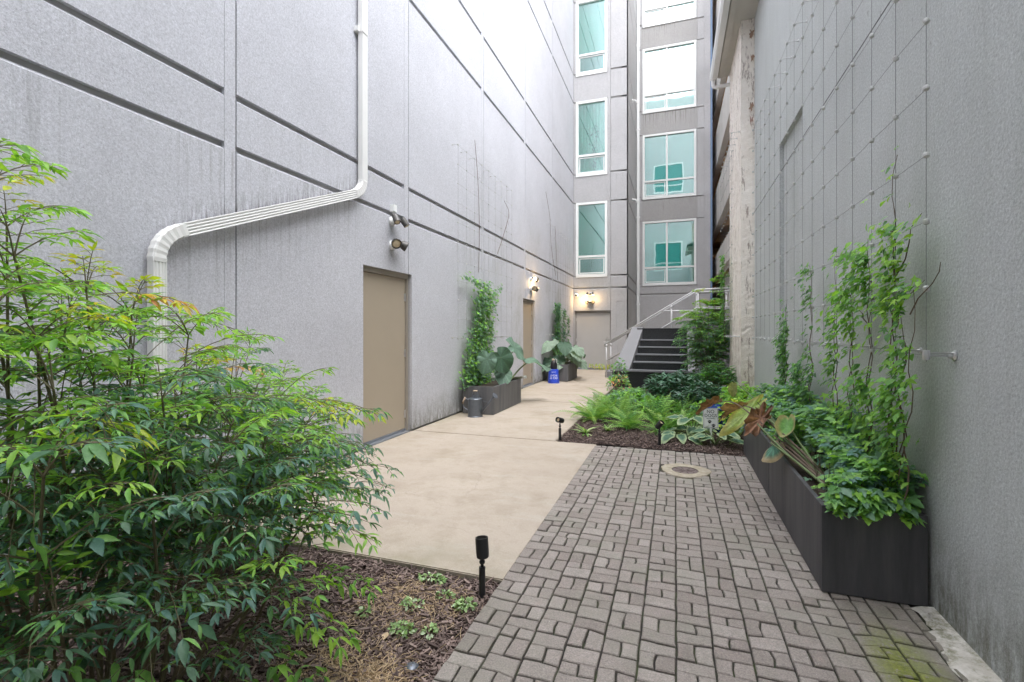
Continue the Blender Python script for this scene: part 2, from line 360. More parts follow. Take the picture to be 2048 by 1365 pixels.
# plane helpers: P(a, z, d) -> world, d positive = into the wall
def PL(kind, c):
    return {'L': lambda a, z, d: (c - d, a, z), 'B': lambda a, z, d: (a, c + d, z), 'R': lambda a, z, d: (c + d, a, z), 'K': lambda a, z, d: (a, c - d, z)}[kind]
def pbox(mb, P, a0, a1, z0, z1, d0, d1, m=0):
    return mb.hexa([P(a0, z0, d0), P(a1, z0, d0), P(a1, z0, d1), P(a0, z0, d1), P(a0, z1, d0), P(a1, z1, d0), P(a1, z1, d1), P(a0, z1, d1)], m)
def plate(P, a0, a1, z0, z1, d0, d1, holes=(), lip=0.0):
    """rectangular slab d0..d1 with rectangular holes; lip = sloped shoulder along the top edge"""
    A = sorted({a0, a1, *[min(max(h[k], a0), a1) for h in holes for k in (0, 1)]}); Z = sorted({z0, z1, *[min(max(h[k], z0), z1) for h in holes for k in (2, 3)]})
    def solid(i, j):
        if not (0 <= i < len(A) - 1 and 0 <= j < len(Z) - 1): return False
        ca, cz = (A[i] + A[i + 1]) / 2, (Z[j] + Z[j + 1]) / 2
        return not any(h[0] < ca < h[1] and h[2] < cz < h[3] for h in holes)
    mb = MB()
    for i in range(len(A) - 1):
        for j in range(len(Z) - 1):
            if not solid(i, j): continue
            x0, x1, y0, y1 = A[i], A[i + 1], Z[j], Z[j + 1]
            top = lip if (j == len(Z) - 2 and lip and y1 - y0 > lip * 2) else 0
            mb.add([P(x0, y0, d0), P(x1, y0, d0), P(x1, y1 - top, d0), P(x0, y1 - top, d0)], [(0, 1, 2, 3)])
            if top: mb.add([P(x0, y1 - top, d0), P(x1, y1 - top, d0), P(x1, y1, d1), P(x0, y1, d1)], [(0, 1, 2, 3)])
            elif not solid(i, j + 1): mb.add([P(x0, y1, d0), P(x1, y1, d0), P(x1, y1, d1), P(x0, y1, d1)], [(0, 1, 2, 3)])
            if not solid(i, j - 1): mb.add([P(x0, y0, d0), P(x1, y0, d0), P(x1, y0, d1), P(x0, y0, d1)], [(0, 1, 2, 3)])
            if not solid(i - 1, j): mb.add([P(x0, y0, d0), P(x0, y1, d0), P(x0, y1, d1), P(x0, y0, d1)], [(0, 1, 2, 3)])
            if not solid(i + 1, j): mb.add([P(x1, y0, d0), P(x1, y1, d0), P(x1, y1, d1), P(x1, y0, d1)], [(0, 1, 2, 3)])
    return mb
def grooved(parent, P, bays, zs, top, D, holes, mat, strip=.11, gap=.05, z0=.03, name='stucco_panel', normals=False, lip=.022):
    """stucco panels split by recessed grooves. bays: joint positions; each bay = field + flush strip at its end"""
    for bi in range(len(bays) - 1):
        a0, a1 = bays[bi], bays[bi + 1]; st = strip if bi < len(bays) - 2 else 0
        g0 = .007 if bi else 0
        f1 = a1 - st - (.004 if st else 0)
        lv = [z0] + zs + [top]
        for k in range(len(lv) - 1):
            lo = lv[k]; hi = lv[k + 1] - (gap if k < len(lv) - 2 else 0)
            hh = [h for h in holes if h[0] < f1 and h[1] > a0 + g0 and h[2] < hi and h[3] > lo]
            build(name, plate(P, a0 + g0, f1, lo, hi, 0, D, hh, lip if k < len(lv) - 2 else 0), mat, parent, normals=normals)
        if st:
            hh = [h for h in holes if h[0] < a1 and h[1] > f1]
            build('joint_strip', plate(P, a1 - st, a1 - .007, z0, top, 0, D, hh), mat, parent, normals=normals)

def window(parent, P, a0, a1, z0, z1, mull, d=.06, blind='blind', lowblind=None):
    fw = .085; zt = z0 + (z1 - z0) * .27; mb = MB()
    pbox(mb, P, a0, a1, z0 - .03, z0 + fw, -.03, d + .06); pbox(mb, P, a0, a1, z1 - fw, z1, -.02, d + .06)
    pbox(mb, P, a0, a0 + fw, z0 + fw, z1 - fw, -.02, d + .06); pbox(mb, P, a1 - fw, a1, z0 + fw, z1 - fw, -.02, d + .06)
    pbox(mb, P, a0 + fw, a1 - fw, zt - .035, zt + .035, 0, d + .06)
    cols = [(a0 + fw, a1 - fw)]
    if mull:
        am = a0 + (a1 - a0) * .46; pbox(mb, P, am - .035, am + .035, z0 + fw, zt - .035, .002, d + .06); pbox(mb, P, am - .035, am + .035, zt + .035, z1 - fw, .002, d + .06)
        cols = [(a0 + fw, am - .035), (am + .035, a1 - fw)]
    fr = build('window', mb, M['white'], parent)
    for i, (c0, c1) in enumerate(cols):
        build('pane', pbox(MB(), P, c0, c1, zt + .035, z1 - fw, d, d + .012), M['glass'], fr)
        build('pane', pbox(MB(), P, c0, c1, z0 + fw, zt - .035, d, d + .012), M['glass'], fr)
        if i == 0:
            s = MB(); e = .028; q0, q1, y0, y1 = c0 + .03, c1 - .03, z0 + fw + .03, zt - .065
            pbox(s, P, q0, q1, y0, y0 + e, d - .03, d - .002); pbox(s, P, q0, q1, y1 - e, y1, d - .03, d - .002)
            pbox(s, P, q0, q0 + e, y0 + e, y1 - e, d - .03, d - .002); pbox(s, P, q1 - e, q1, y0 + e, y1 - e, d - .03, d - .002)
            build('awning_sash', s, M['white'], fr)
    # shade hanging behind the glass, pleated
    if blind:
        lo = z0 + fw if lowblind else zt
        n = 60; mb = MB(); a = [a0 + fw + (a1 - a0 - 2 * fw) * i / n for i in range(n + 1)]
        amp = .03 if blind == 'curtain' else .0
        if blind == 'curtain':
            for i in range(n + 1):
                dd = d + .12 + amp * math.sin(i * .9) + amp * .6 * math.sin(i * .37 + 1); mb.v += [P(a[i], lo, dd), P(a[i], z1 - fw, dd * .95 + .01)]
            mb.f = [(2 * i, 2 * i + 2, 2 * i + 3, 2 * i + 1) for i in range(n)]; mb.m = [0] * n
        else:
            k = int((z1 - lo) / .05); z = lo
            for j in range(k): pbox(mb, P, a0 + fw, a1 - fw, lo + j * .05 + .003, lo + j * .05 + .047, d + .1, d + .105 + .002)
        build('shade' if blind != 'curtain' else 'curtain', mb, M[blind], fr, normals=False)
    return fr

# ================================================================== SETTING
struct(build('ground', MB().box(-60, 60, -60, 90, -.6, -.12), M['mulch']))
walk = bpy.data.objects.new('path', None); COL.objects.link(walk); walk['kind'] = 'structure'
g = .006
for (x0, x1, y0, y1) in [(-3.53, -.925, 2.57, 6.0 - g), (-3.53, -1.45, 6.0 + g, 9.3), (-3.53, -1.45, 9.3 + 2 * g, 12.9), (-3.53, -1.0, 12.9 + 2 * g, 17.35)]:
    build('concrete_slab', MB().box(x0, x1, y0, y1, -.11, 0), M['concrete'], walk, bevel=.006)
build('slab_joint', MB().box(-3.53, -1.47, 5.95, 13.0, -.11, -.012), M['darkgap'], walk)
struct(build('paved_yard_beyond', MB().box(-1.0, 12, 12.9, 60, -.11, -.004), M['concrete']))
struct(build('paved_yard_behind', MB().box(-3.53, 1.3, -5, -.6, -.11, -.01), M['concrete']))

# --- block paving
pav = struct(build('pavement', MB().box(-.918, 1.235, -.6, 5.99, -.11, -.014), M['joint']))
prnd = random.Random(11); BW = .157; stones = []
DR = (.095, 5.16)
for k in range(-6, 8):
    x0, x1 = .005 + BW * k, .005 + BW * (k + 1); x1 = min(x1, 1.15)
    if x1 - x0 < .03: continue
    y = .9 + prnd.random() * .08; xm = (x0 + x1) / 2
    L = [y, y, y]  # boundary heights at x0, mid, x1
    mode = prnd.random() < .5
    while max(L) < 5.93:
        h = prnd.choice([.080, .088, .098, .106]) if mode else prnd.choice([.078, .104, .118, .132])
        big_ = prnd.random() < .25; sl = prnd.uniform(-1, 1) * (.009 if big_ else .0035); kk = prnd.uniform(-1, 1) * (.006 if big_ else .003)
        U = [L[0] * .3 + L[2] * .2 + L[1] * .5 + h - sl, L[1] + h + kk, L[2] * .3 + L[0] * .2 + L[1] * .5 + h + sl]
        if min(U[i] - L[i] for i in range(3)) < .05: U = [u + .02 for u in U]
        U = [min(u, 5.955) for u in U]
        if min(U[i] - L[i] for i in range(3)) < .02: break
        if mode or x1 - x0 < .1:
            stones.append([(x0, L[0]), (xm, L[1]), (x1, L[2]), (x1, U[2]), (xm, U[1]), (x0, U[0])])
        else:
            dxm = prnd.uniform(-.011, .011); kx = prnd.uniform(-.009, .009) if prnd.random() < .35 else 0
            b0 = (xm + dxm, L[1]); b1 = (xm + dxm + kx, (L[1] + U[1]) / 2); b2 = (xm + dxm * .3, U[1])
            stones.append([(x0, L[0]), b0, b1, b2, (x0, U[0])]); stones.append([b0, (x1, L[2]), (x1, U[2]), b2, b1])
        L = U; mode = (not mode) if prnd.random() < .82 else mode
def stone_mesh(poly, mb, zt):
    c = Vector((sum(p[0] for p in poly) / len(poly), sum(p[1] for p in poly) / len(poly)))
    # densify the outline so the edges can wander
    pts = []
    n = len(poly)
    for i in range(n):
        a = Vector(poly[i]); b = Vector(poly[(i + 1) % n]); pts.append(a)
        if (b - a).length > .06: pts.append(a.lerp(b, .5) + Vector((prnd.uniform(-1, 1), prnd.uniform(-1, 1))) * .0022)
    def inset(d):
        out = []
        for p in pts:
            v = p - c; l = v.length; out.append(p - Vector((math.copysign(min(d, abs(v.x)), v.x), math.copysign(min(d, abs(v.y)), v.y))))
        return out
    n = len(pts); r0 = inset(.0042); r1 = inset(.0044); r2 = inset(.0085); o = len(mb.v)
    tx, ty = prnd.uniform(-.012, .012), prnd.uniform(-.012, .012)
    for ring, z in ((r0, -.03), (r1, zt - .004), (r2, zt)):
        for p in ring: mb.v.append((p.x + .0013 * math.sin(p.y * 23 + round(p.x / BW) * 2.3), p.y + .003 * math.sin(p.x * 23 + p.y * 7) * .5, z + (tx * (p.x - c.x) + ty * (p.y - c.y)) * (z > -.02)))
    for q in (0, 1):
        for i in range(n): mb.f.append((o + q * n + i, o + q * n + (i + 1) % n, o + (q + 1) * n + (i + 1) % n, o + (q + 1) * n + i)); mb.m.append(0)
    mb.f.append(tuple(o + 2 * n + i for i in range(n))); mb.m.append(0)
    return c, 3 * n
def keep(p):
    cx = sum(q[0] for q in p) / len(p); cy = sum(q[1] for q in p) / len(p)
    if cx > .80 and cy > 3.03: return False
    if cy < 1.45 : return False
    if math.hypot(cx - DR[0], cy - DR[1]) < .225: return False
    return True
stones = [p for p in stones if keep(p)]
def vis(p):
    cx = sum(q[0] for q in p) / len(p); cy = sum(q[1] for q in p) / len(p)
    d = -cx * math.sin(0) + (cy * .9469 - cx * .3216); r = cx * .9469 + cy * .3216
    if d < .3: return 99
    u = 1024 + 960 * r / d; v = 661 + 960 * 1.42 / d
    return d if (v < 1400 and u < 2070 and u > 800) else 50 + d
stones.sort(key=vis)
rest = MB(); rt = []
for i, p in enumerate(stones):
    tv = prnd.random(); zt = prnd.uniform(-.003, .004)
    if i < 300:
        mb = MB(); c, n = stone_mesh(p, mb, zt)
        mb.v = [(a - c.x, b - c.y, z) for a, b, z in mb.v]
        o = build('paver', mb, M['paver'], pav, tint=[(tv, tv, tv, 1)] * n, normals=False); o.location = (c.x, c.y, 0)
    else:
        c, n = stone_mesh(p, rest, zt); rt += [(tv, tv, tv, 1)] * n
o = build('distant_pavers', rest, M['paver'], pav, tint=rt, normals=False); o['kind'] = 'stuff'
# cement haunch at the foot of the right wall
mb = MB(); n = 60; crn = random.Random(5)
for i in range(n + 1):
    y = .8 + (2.99 - .8) * i / n; e = 1.105 + .02 * math.sin(y * 5) + crn.uniform(-.014, .014) + (.03 if y > 2.8 else 0)
    mb.v += [(e, y, -.006), (e + .03, y, .004 + crn.uniform(0, .003)), (1.19, y, .008 + crn.uniform(0, .005)), (1.245, y, .018)]
for i in range(n):
    for j in range(3): mb.f.append((4 * i + j, 4 * i + j + 1, 4 * i + j + 5, 4 * i + j + 4)); mb.m.append(0)
build('cement_edge', mb, M['cement'], pav, smooth=True, normals=False)

# --- drain cover with its cement collar
dr = T('drain_cover', (DR[0], DR[1], 0), 'round rusty iron drain cover in a rough pale cement collar among the pavers', 'drain cover')
mb = MB(); N = 40; rr = [.240 + .012 * math.sin(3 * a * .157 + 1) + crn.uniform(-.012, .012) for a in range(N)]
for ring, (sc, z) in enumerate(((1, -.02), (1, .001), (.97, .008), (0, .012))):
    for j in range(N):
        r = rr[j] * sc if ring < 3 else .128; a = 2 * math.pi * j / N; mb.v.append((DR[0] + r * math.cos(a), DR[1] + r * math.sin(a), z if ring < 3 else .006))
for q in range(3):
    for j in range(N): mb.f.append((q * N + j, q * N + (j + 1) % N, (q + 1) * N + (j + 1) % N, (q + 1) * N + j)); mb.m.append(0)
build('cement_collar', mb, M['ringcement'], dr, smooth=False)
lid = build('lid', MB().lathe((DR[0], DR[1], -.01), [(.124, 0), (.124, .014), (.117, .017), (.115, .013), (.03, .013), (.028, .016), (.001, .016)], 32), M['castiron'], dr)
mb = MB()
for k in range(4):
    a = k * math.pi / 4 + .3; cx, sx = math.cos(a), math.sin(a)
    mb.tube([(DR[0] - cx * .1, DR[1] - sx * .1, .003), (DR[0] + cx * .1, DR[1] + sx * .1, .003)], .006, 6)
build('rib', mb, M['castiron'], lid)

# --- mulch beds (uneven sheets)
def sheet(name, x0, x1, y0, y1, nx, ny, z, amp, mat, sd):
    r = random.Random(sd); mb = MB(); ph = [r.uniform(0, 6) for _ in range(8)]
    def H(x, y):
        h = sum(math.sin(x * (2.1 + k * 2.3) + ph[k]) * math.cos(y * (1.7 + k * 1.9) + ph[k + 4]) / (1 + k) for k in range(4))
        return z + amp * h
    for j in range(ny + 1):
        for i in range(nx + 1):
            x = x0 + (x1 - x0) * i / nx; y = y0 + (y1 - y0) * j / ny; mb.v.append((x, y, H(x, y)))
    for j in range(ny):
        for i in range(nx): a = j * (nx + 1) + i; mb.f.append((a, a + 1, a + nx + 2, a + nx + 1)); mb.m.append(0)
    build(name, mb, mat, None, smooth=True, normals=False)['kind'] = 'structure'
    return H
H1 = sheet('mulch_ground', -3.53, -.925, -.6, 2.565, 70, 80, -.028, .008, M['mulch'], 1)
H2 = sheet('mulch_ground_beyond', -1.445, 1.24, 6.0, 13.0, 50, 110, -.012, .012, M['mulch'], 2)
def chips(name, areas, H, label_, sd):
    r = np.random.default_rng(sd); V = []; Fc = []; C = []; o = 0
    for (x0, x1, y0, y1, n, s0, s1) in areas:
        X = r.uniform(x0, x1, n); Y = r.uniform(y0, y1, n); A = r.uniform(0, math.pi, n); Ls = r.uniform(s0, s1, n) * r.uniform(.5, 1.3, n)
        Ws = Ls * r.uniform(.16, .4, n); Ts = r.uniform(.0015, .005, n); tl = r.normal(0, .28, n); zz = np.abs(r.normal(0, .008, n)) + .002; cc = r.beta(1.3, 2.6, n)
        for i in range(n):
            ca, sa = math.cos(A[i]), math.sin(A[i]); z = H(X[i], Y[i]) + zz[i]
            for (a, b, h) in ((-1, -.6, 0), (.9, -1, 0), (1.1, .5, 0), (-.8, 1, 0), (-1, -.6, 1), (.9, -1, 1), (1.1, .5, 1), (-.8, 1, 1)):
                lx, ly = a * Ls[i] / 2, b * Ws[i] / 2
                V.append((X[i] + ca * lx - sa * ly, Y[i] + sa * lx + ca * ly, z + lx * tl[i] + h * Ts[i] * 2 - .001))
            Fc += [(o + 4, o + 5, o + 6, o + 7), (o, o + 1, o + 5, o + 4), (o + 1, o + 2, o + 6, o + 5), (o + 2, o + 3, o + 7, o + 6), (o + 3, o, o + 4, o + 7)]
            C += [(cc[i], cc[i], cc[i], 1)] * 8; o += 8
    mb = MB(); mb.v = V; mb.f = Fc; mb.m = [0] * len(Fc)
    ob = build(name, mb, M['chip'], None, tint=C, normals=False); tag(ob, label_, 'mulch', kind='stuff')
chips('mulch_chips', [(-2.3, -.93, 1.0, 2.55, 15000, .022, .05), (-3.4, -1.2, .1, 2.5, 6000, .03, .05)], H1, 'brown shredded bark mulch under the large shrub in the foreground', 3)
chips('mulch_chips', [(-1.43, .75, 6.0, 7.6, 9000, .022, .045), (.75, 1.2, 6.2, 7.6, 900, .03, .05), (-1.4, 1, 7.5, 12.2, 4000, .03, .06)], H2, 'dark bark mulch along the front of the far planting bed', 4)

# ================================================================== LEFT BUILDING
HT = 21.0
D = .036; JY = [-5.0, -2.44, .32, 3.08, 5.84, 8.6, 11.35, 14.12, 17.3 - D]
ZG = [2.97, 3.41, 6.06, 7.10, 9.73, 10.75, 13.38, 14.40, 17.03, 18.05]
lb = T('building', (-3.5, 6, 0), 'tall pale stucco building along the left side with horizontal grooves and two tan doors', 'building')
PLf = PL('L', -3.5)
doors = [(4.82, 5.93, 0, 2.2), (11.14, 12.2, 0, 2.2)]
build('wall', plate(PLf, -5, 17.3, -.1, HT, D, D + .2, [(a, b, -.1, d) for a, b, c, d in doors]), M['groove'], lb, normals=False)
build('roof', MB().box(-12, -3.6, -5, 17.4, HT - .3, HT - .1), M['groove'], lb)
build('wall', MB().box(-12, -11.8, -5, 17.4, -.1, HT - .31), M['groove'], lb)
grooved(lb, PLf, JY, ZG, HT, D - .0005, doors, M['stucco'], gap=.038, lip=.028)
build('base_gap', pbox(MB(), PLf, -5, 4.82, -.02, .028, .012, D), M['darkgap'], lb)
def door(parent, P, a0, a1, z1, dmat, fmat, hinge_right=True, lab=None, rec=.09, gap=.004):
    if gap > .01: build('door_gap', pbox(MB(), P, a0 + .03, a1 - .03, .0, z1 - .06, rec + .03, rec + .1), M['darkgap'], parent)
    mb = MB(); fw = .05
    pbox(mb, P, a0 + .001, a0 + .03, 0.0, z1 - .001, rec - .03, rec + .12); pbox(mb, P, a1 - .03, a1 - .001, 0.0, z1 - .001, rec - .03, rec + .12)
    pbox(mb, P, a0 + .03, a1 - .03, z1 - .06, z1 - .001, rec - .03, rec + .12)
    fr = build('door_frame', mb, fmat, parent)
    dr = build('door', pbox(MB(), P, a0 + .03 + gap, a1 - .03 - gap, .045, z1 - .06 - gap, rec, rec + .028), dmat, parent, bevel=.003)
    if lab: label(dr, lab)
    build('threshold', pbox(pbox(MB(), P, a0 + .03, a1 - .03, 0, .016, rec - .075, rec + .1), P, a0 + .03, a1 - .03, .016, .04, rec - .012, rec + .1), M['rubber'], parent)
    ha = a1 - .04 if hinge_right else a0 + .04
    for z in (.25, z1 * .5, z1 - .32):
        mb = MB(); mb.tube([P(ha, z - .055, rec - .008), P(ha, z + .055, rec - .008)], .008, 8); pbox(mb, P, ha - .02, ha + .004, z - .05, z + .05, rec - .004, rec - .001)
        build('hinge', mb, M['steel'], dr)
    return dr
door(lb, PLf, 4.82, 5.93, 2.2, M['door'], M['jamb'], lab='nearest tan door, wide flush steel, no handle')
door(lb, PLf, 11.14, 12.2, 2.2, M['door'], M['jamb'], lab='farther tan door seen edge on beyond the planter')

# ================================================================== BACK BUILDING
YA, YB = 17.3, 21.1
bb = T('building', (-.5, 19, 0), 'pale grey stucco apartment building closing the far end, with white framed teal windows', 'building')
PA = PL('B', YA); PS = PL('L', -1.57); PB = PL('B', YB)
lev = [(3.36, 6.05), (7.01, 9.72), (10.66, 13.37), (14.31, 17.0)]
wa = [(-3.42, -2.28, a, b) for a, b in lev]; dA = [(-3.47, -2.16, 0, 2.13)]
wb = [(-1.31, .83, a - .03, b - .02) for a, b in lev]
build('wall', plate(PA, -3.52, -1.57 - D, -.1, HT, D, D + .2, wa + [(-3.47, -2.16, -.1, 2.13)]), M['groove'], bb, normals=False)
build('wall', plate(PS, YA + D, YB + D, -.1, HT, D, D + .2), M['groove'], bb, normals=False)
build('wall', plate(PB, -1.57 - D, 1.36, -.1, HT, D, D + .2, wb), M['groove'], bb, normals=False)
build('wall', MB().box(1.1, 1.34, YB + .26, 34, -.1, HT - .31), M['groove'], bb)
build('roof', MB().box(-12, 1.28, YB + .26, 34, HT - .3, HT - .1), M['groove'], bb)
build('roof', MB().box(-12, -1.82, YA + .26, YB + .25, HT - .3, HT - .1), M['groove'], bb)
build('room_partition', MB().box(-12, 1.09, YB + 4, YB + 4.1, -.1, HT - .31), M['room'], bb)
ZA = [z for z in ZG]
grooved(bb, PA, [-3.5, -2.17, -1.57], ZA, HT, D - .0005, wa + dA, M['stucco_back'], strip=.09)
grooved(bb, PS, [YA, YB], ZA, HT, D - .0005, [], M['stucco_back'], strip=0)
# wall B: left strip, spandrels, right strips
grooved(bb, PB, [-1.57, -1.36], ZA, HT, D - .0005, wb, M['stucco_back'], strip=0)
for (lo, hi) in [(.03, 2.92), (2.97, 3.30)] + [(lev[k][1] + .0, lev[k + 1][0] - .06) for k in range(3)] + [(17.0, HT)]:
    build('stucco_panel', plate(PB, -1.348, .86, lo, hi, 0, D - .0005, [], .02), M['spandrel'] if lo > 3 else M['stucco_back'], bb, normals=False)
for k in range(4):
    for a0, a1 in ((-1.348, -1.312), (.832, .86)): build('window_margin', plate(PB, a0, a1, lev[k][0] - .055, lev[k][1] - .005, .004, D - .0005), M['stucco_back'], bb, normals=False)
build('base_strip', plate(PB, .872, 1.36, .03, 2.92, 0, D - .0005), M['stucco_back'], bb, normals=False)
for k in range(4):
    lo = 2.97 if k == 0 else lev[k][0] - .05
    build('stucco_panel', plate(PB, .872, 1.12, lo, lev[k][1] - .03, 0, D - .0005, [], .02), M['stucco_back'], bb, normals=False)
    build('stucco_panel', plate(PB, .872, 1.12, lev[k][1] + .0, (lev[k + 1][0] - .09) if k < 3 else HT, 0, D - .0005, [], .02), M['stucco_back'], bb, normals=False)
build('corner_strip', plate(PB, 1.128, 1.36, 2.97, HT, 0, D - .0005), M['stucco_back'], bb, normals=False)
build('blue_trim', MB().box(1.362, 1.44, YB + .03, YB + .3, 0, HT), M['bluetrim'], bb)
for k, (a, b) in enumerate(lev):
    wn = window(bb, PA, -3.415, -2.285, a + .004, b - .004, False, blind='curtain' if k == 1 else 'blind', lowblind=(k in (1,)))
    if k == 1:
        # houseplant trailing behind the glass
        mb = MB(); r = random.Random(3)
        for q in range(120):
            s = r.random(); z = 8.9 - 1.7 * s; sp = .20 * (1 - s) + .05; a0 = -2.75 + r.gauss(0, sp * .6)
            c0 = Vector(PA(a0, z, .095)); e = .05
            mb.add([c0 + Vector((r.uniform(-e, e), 0, r.uniform(-e, e))) for _ in range(4)], [(0, 1, 2, 3)])
        build('houseplant', mb, M['houseplant'], wn, normals=False)
    window(bb, PB, -1.305, .825, a - .026, b - .024, True, blind='blind' if k in (0,) else None)
door(bb, PA, -3.47, -2.16, 2.13, M['greydoor'], M['greyframe'], hinge_right=False, lab='pale grey steel door at the end of the walk', rec=.13, gap=.012)
# lever set
mb = MB(); pbox(mb, PA, -2.33, -2.27, .93, 1.13, .055, .069); mb.tube([PA(-2.30, 1.0, .06), PA(-2.30, 1.0, .0), PA(-2.42, 1.0, .0)], .011, 8)
build('door_handle', mb, M['steel'], bb)
# shallow recessed frame on the pier
mb = MB(); pbox(mb, PA, -1.98, -1.60, 2.46, 2.475, -.015, 0); pbox(mb, PA, -1.98, -1.968, .03, 2.46, -.012, 0); build('pier_moulding', mb, M['stucco_back'], bb)

# thin white downpipe in the recess
dp = T('downpipe', (-1.48, YB - .07, 1.6), 'thin straight white downpipe in the corner left of the wide far windows', 'downpipe')
build('pipe', MB().box(-1.54, -1.43, YB - .12, YB - .02, .9, HT), M['white'], dp, bevel=.01)
for z in (2.5, 6.2, 9.9, 13.5): build('strap', MB().box(-1.56, -1.41, YB - .125, YB - .001, z, z + .05), M['white'], dp)

# ================================================================== RIGHT WALL
rb = T('building', (1.3, 3, 0), 'low grey building on the right with rough stucco wall carrying a cable trellis', 'building')
PR = PL('R', 1.24)
build('wall', plate(PR, -5, 8.77, -.1, 7.2, 0, .3, [(5.63, 6.78, -.1, 3.74)]), M['stucco_right'], rb, normals=False)
build('recessed_panel', plate(PR, 5.625, 6.785, -.1, 3.745, .05, .3), M['stucco_right'], rb, normals=False)
build('roof', MB().box(1.5, 9, -5, 8.7, 7.0, 7.19), M['stucco_right'], rb)
build('wall', MB().box(8.9, 9, -5, 8.7, -.1, 6.99), M['stucco_right'], rb)

# old white building with eave
ob = T('building', (1.3, 9.7, 0), 'old white painted rough brick building with a deep eave beyond the grey right wall', 'building')
def rough_face(name, P, a0, a1, z0, z1, na, nz, amp, mat, parent, sd):
    r = random.Random(sd); mb = MB()
    for j in range(nz + 1):
        for i in range(na + 1):
            e = 0 if (i in (0, na)) and False else 1
            mb.v.append(P(a0 + (a1 - a0) * i / na, z0 + (z1 - z0) * j / nz, r.gauss(0, amp) * e))
    for j in range(nz):
        for i in range(na): q = j * (na + 1) + i; mb.f.append((q, q + 1, q + na + 2, q + na + 1)); mb.m.append(0)
    return build(name, mb, mat, parent, smooth=False, normals=False)
rough_face('wall', PL('R', 1.04), 8.772, 10.55, -.05, 6.75, 30, 150, .003, M['oldbrick'], ob, 1)
rough_face('end_wall', PL('B', 8.77), 1.035, 1.5, -.05, 8.4, 9, 180, .003, M['oldbrick'], ob, 2)
build('core', MB().box(1.075, 9, 8.83, 10.5, -.1, 6.9), M['oldbrick'], ob)
r = random.Random(9); 
for z in (5.1, 5.9, 6.3):
    mb = MB(); n = 16; c0 = Vector((1.19 + r.uniform(-.02, .02), 8.748, z)); ring = [c0 + Vector((.04 * r.uniform(.4, 1.2) * math.cos(k * .3927), -.004, .09 * r.uniform(.35, 1.2) * math.sin(k * .3927))) for k in range(n)]
    mb.add(ring + [c0 + Vector((0, .006, 0))], [(k, (k + 1) % n, n) for k in range(n)]); build('bare_brick_patch', mb, M['barebrick'], ob)
build('soffit', MB().box(.80, 1.30, 7.75, 10.6, 6.56, 6.6).box(.83, .92, 7.75, 10.58, 6.53, 6.56), M['eave'], ob)
build('roof', MB().hexa([(.70, 7.7, 6.66), (9, 7.7, 8.9), (9, 10.7, 8.9), (.70, 10.7, 6.66), (.70, 7.7, 6.75), (9, 7.7, 9.0), (9, 10.7, 9.0), (.70, 10.7, 6.75)]), M['groove'], ob)
gt = MB(); prof = [(.80, 6.62), (.80, 6.52), (.72, 6.50), (.69, 6.55), (.685, 6.63), (.675, 6.63), (.68, 6.54), (.715, 6.485), (.81, 6.505), (.81, 6.62)]
k = len(prof)
for y in (7.75, 10.62): gt.v += [(a, y, b) for a, b in prof]
gt.f = [(i, (i + 1) % k, k + (i + 1) % k, k + i) for i in range(k)] + [tuple(range(k))[::-1], tuple(range(k, 2 * k))]; gt.m = [0] * len(gt.f)
build('gutter', gt, M['pipe'], ob)
build('gutter_outlet', MB().tube(bez([(.735, 10.55, 6.52), (.735, 10.55, 6.40), (.77, 10.55, 6.35), (.90, 10.54, 6.35), (1.06, 10.52, 6.35)], 5), .038, 10), M['pipe'], ob, smooth=True)
build('fascia', MB().box(.80, .83, 7.75, 10.6, 6.6, 6.72), M['eave'], ob)

# parking garage beyond
pg = T('garage', (2, 20, 0), 'concrete parking garage with open decks and brown soffits behind the white brick building', 'garage')
for (a, b) in [(3.64, 4.52), (5.65, 7.17), (8.15, 9.55), (10.7, 12.2), (13.3, 14.8), (15.9, 17.4)]:  # upper decks added to hold sky light off the far walls
    build('spandrel', MB().box(1.6, 1.8, 10.62, 44, a, b), M['garage'], pg, bevel=.01)
    build('deck', MB().box(1.81, 14, 10.62, 44, a + .35, a + .6), M['garage_soffit'], pg)
    for y in range(13, 44, 4): build('beam', MB().box(1.81, 14, y, y + .4, a, a + .34), M['garage_soffit'], pg)
build('wall', MB().box(1.9, 2.1, 10.62, 44, -.1, 3.6), M['garage'], pg)
for y in (12.2, 14.2, 16.2, 18.2): build('pilaster', MB().box(1.8, 1.89, y, y + .22, -.1, 3.63), M['garage'], pg)
build('wall', MB().box(14, 14.2, 10.62, 44, -.1, 17.4), M['garage_soffit'], pg)
build('wall', MB().box(1.6, 14, 44, 44.2, -.1, 17.4), M['garage'], pg)

# building behind the camera, seen only in the window reflections
kb = T('building', (-1, -5, 0), 'grey stucco building with tall windows mirrored in the wide far windows', 'building')
PK = PL('K', -5.0); wk = [(-1.9, .7, 3.36 + 3.65 * i, 6.05 + 3.65 * i) for i in (1, 3)]; M['glass_true'] = M['glass']; M['glass'] = simple('dark_teal_glass', (.04, .20, .19), .25)
build('wall', plate(PK, -12, 7, -.1, 23.2, 0, .3, wk), M['stucco_back'], kb, normals=False)
build('roof', MB().box(-12, 7, -12, -5.35, 22.8, 23), M['groove'], kb)
for h in wk: window(kb, PK, h[0] + .005, h[1] - .005, h[2] + .004, h[3] - .004, True, blind='blind')

M['glass'] = M['glass_true']
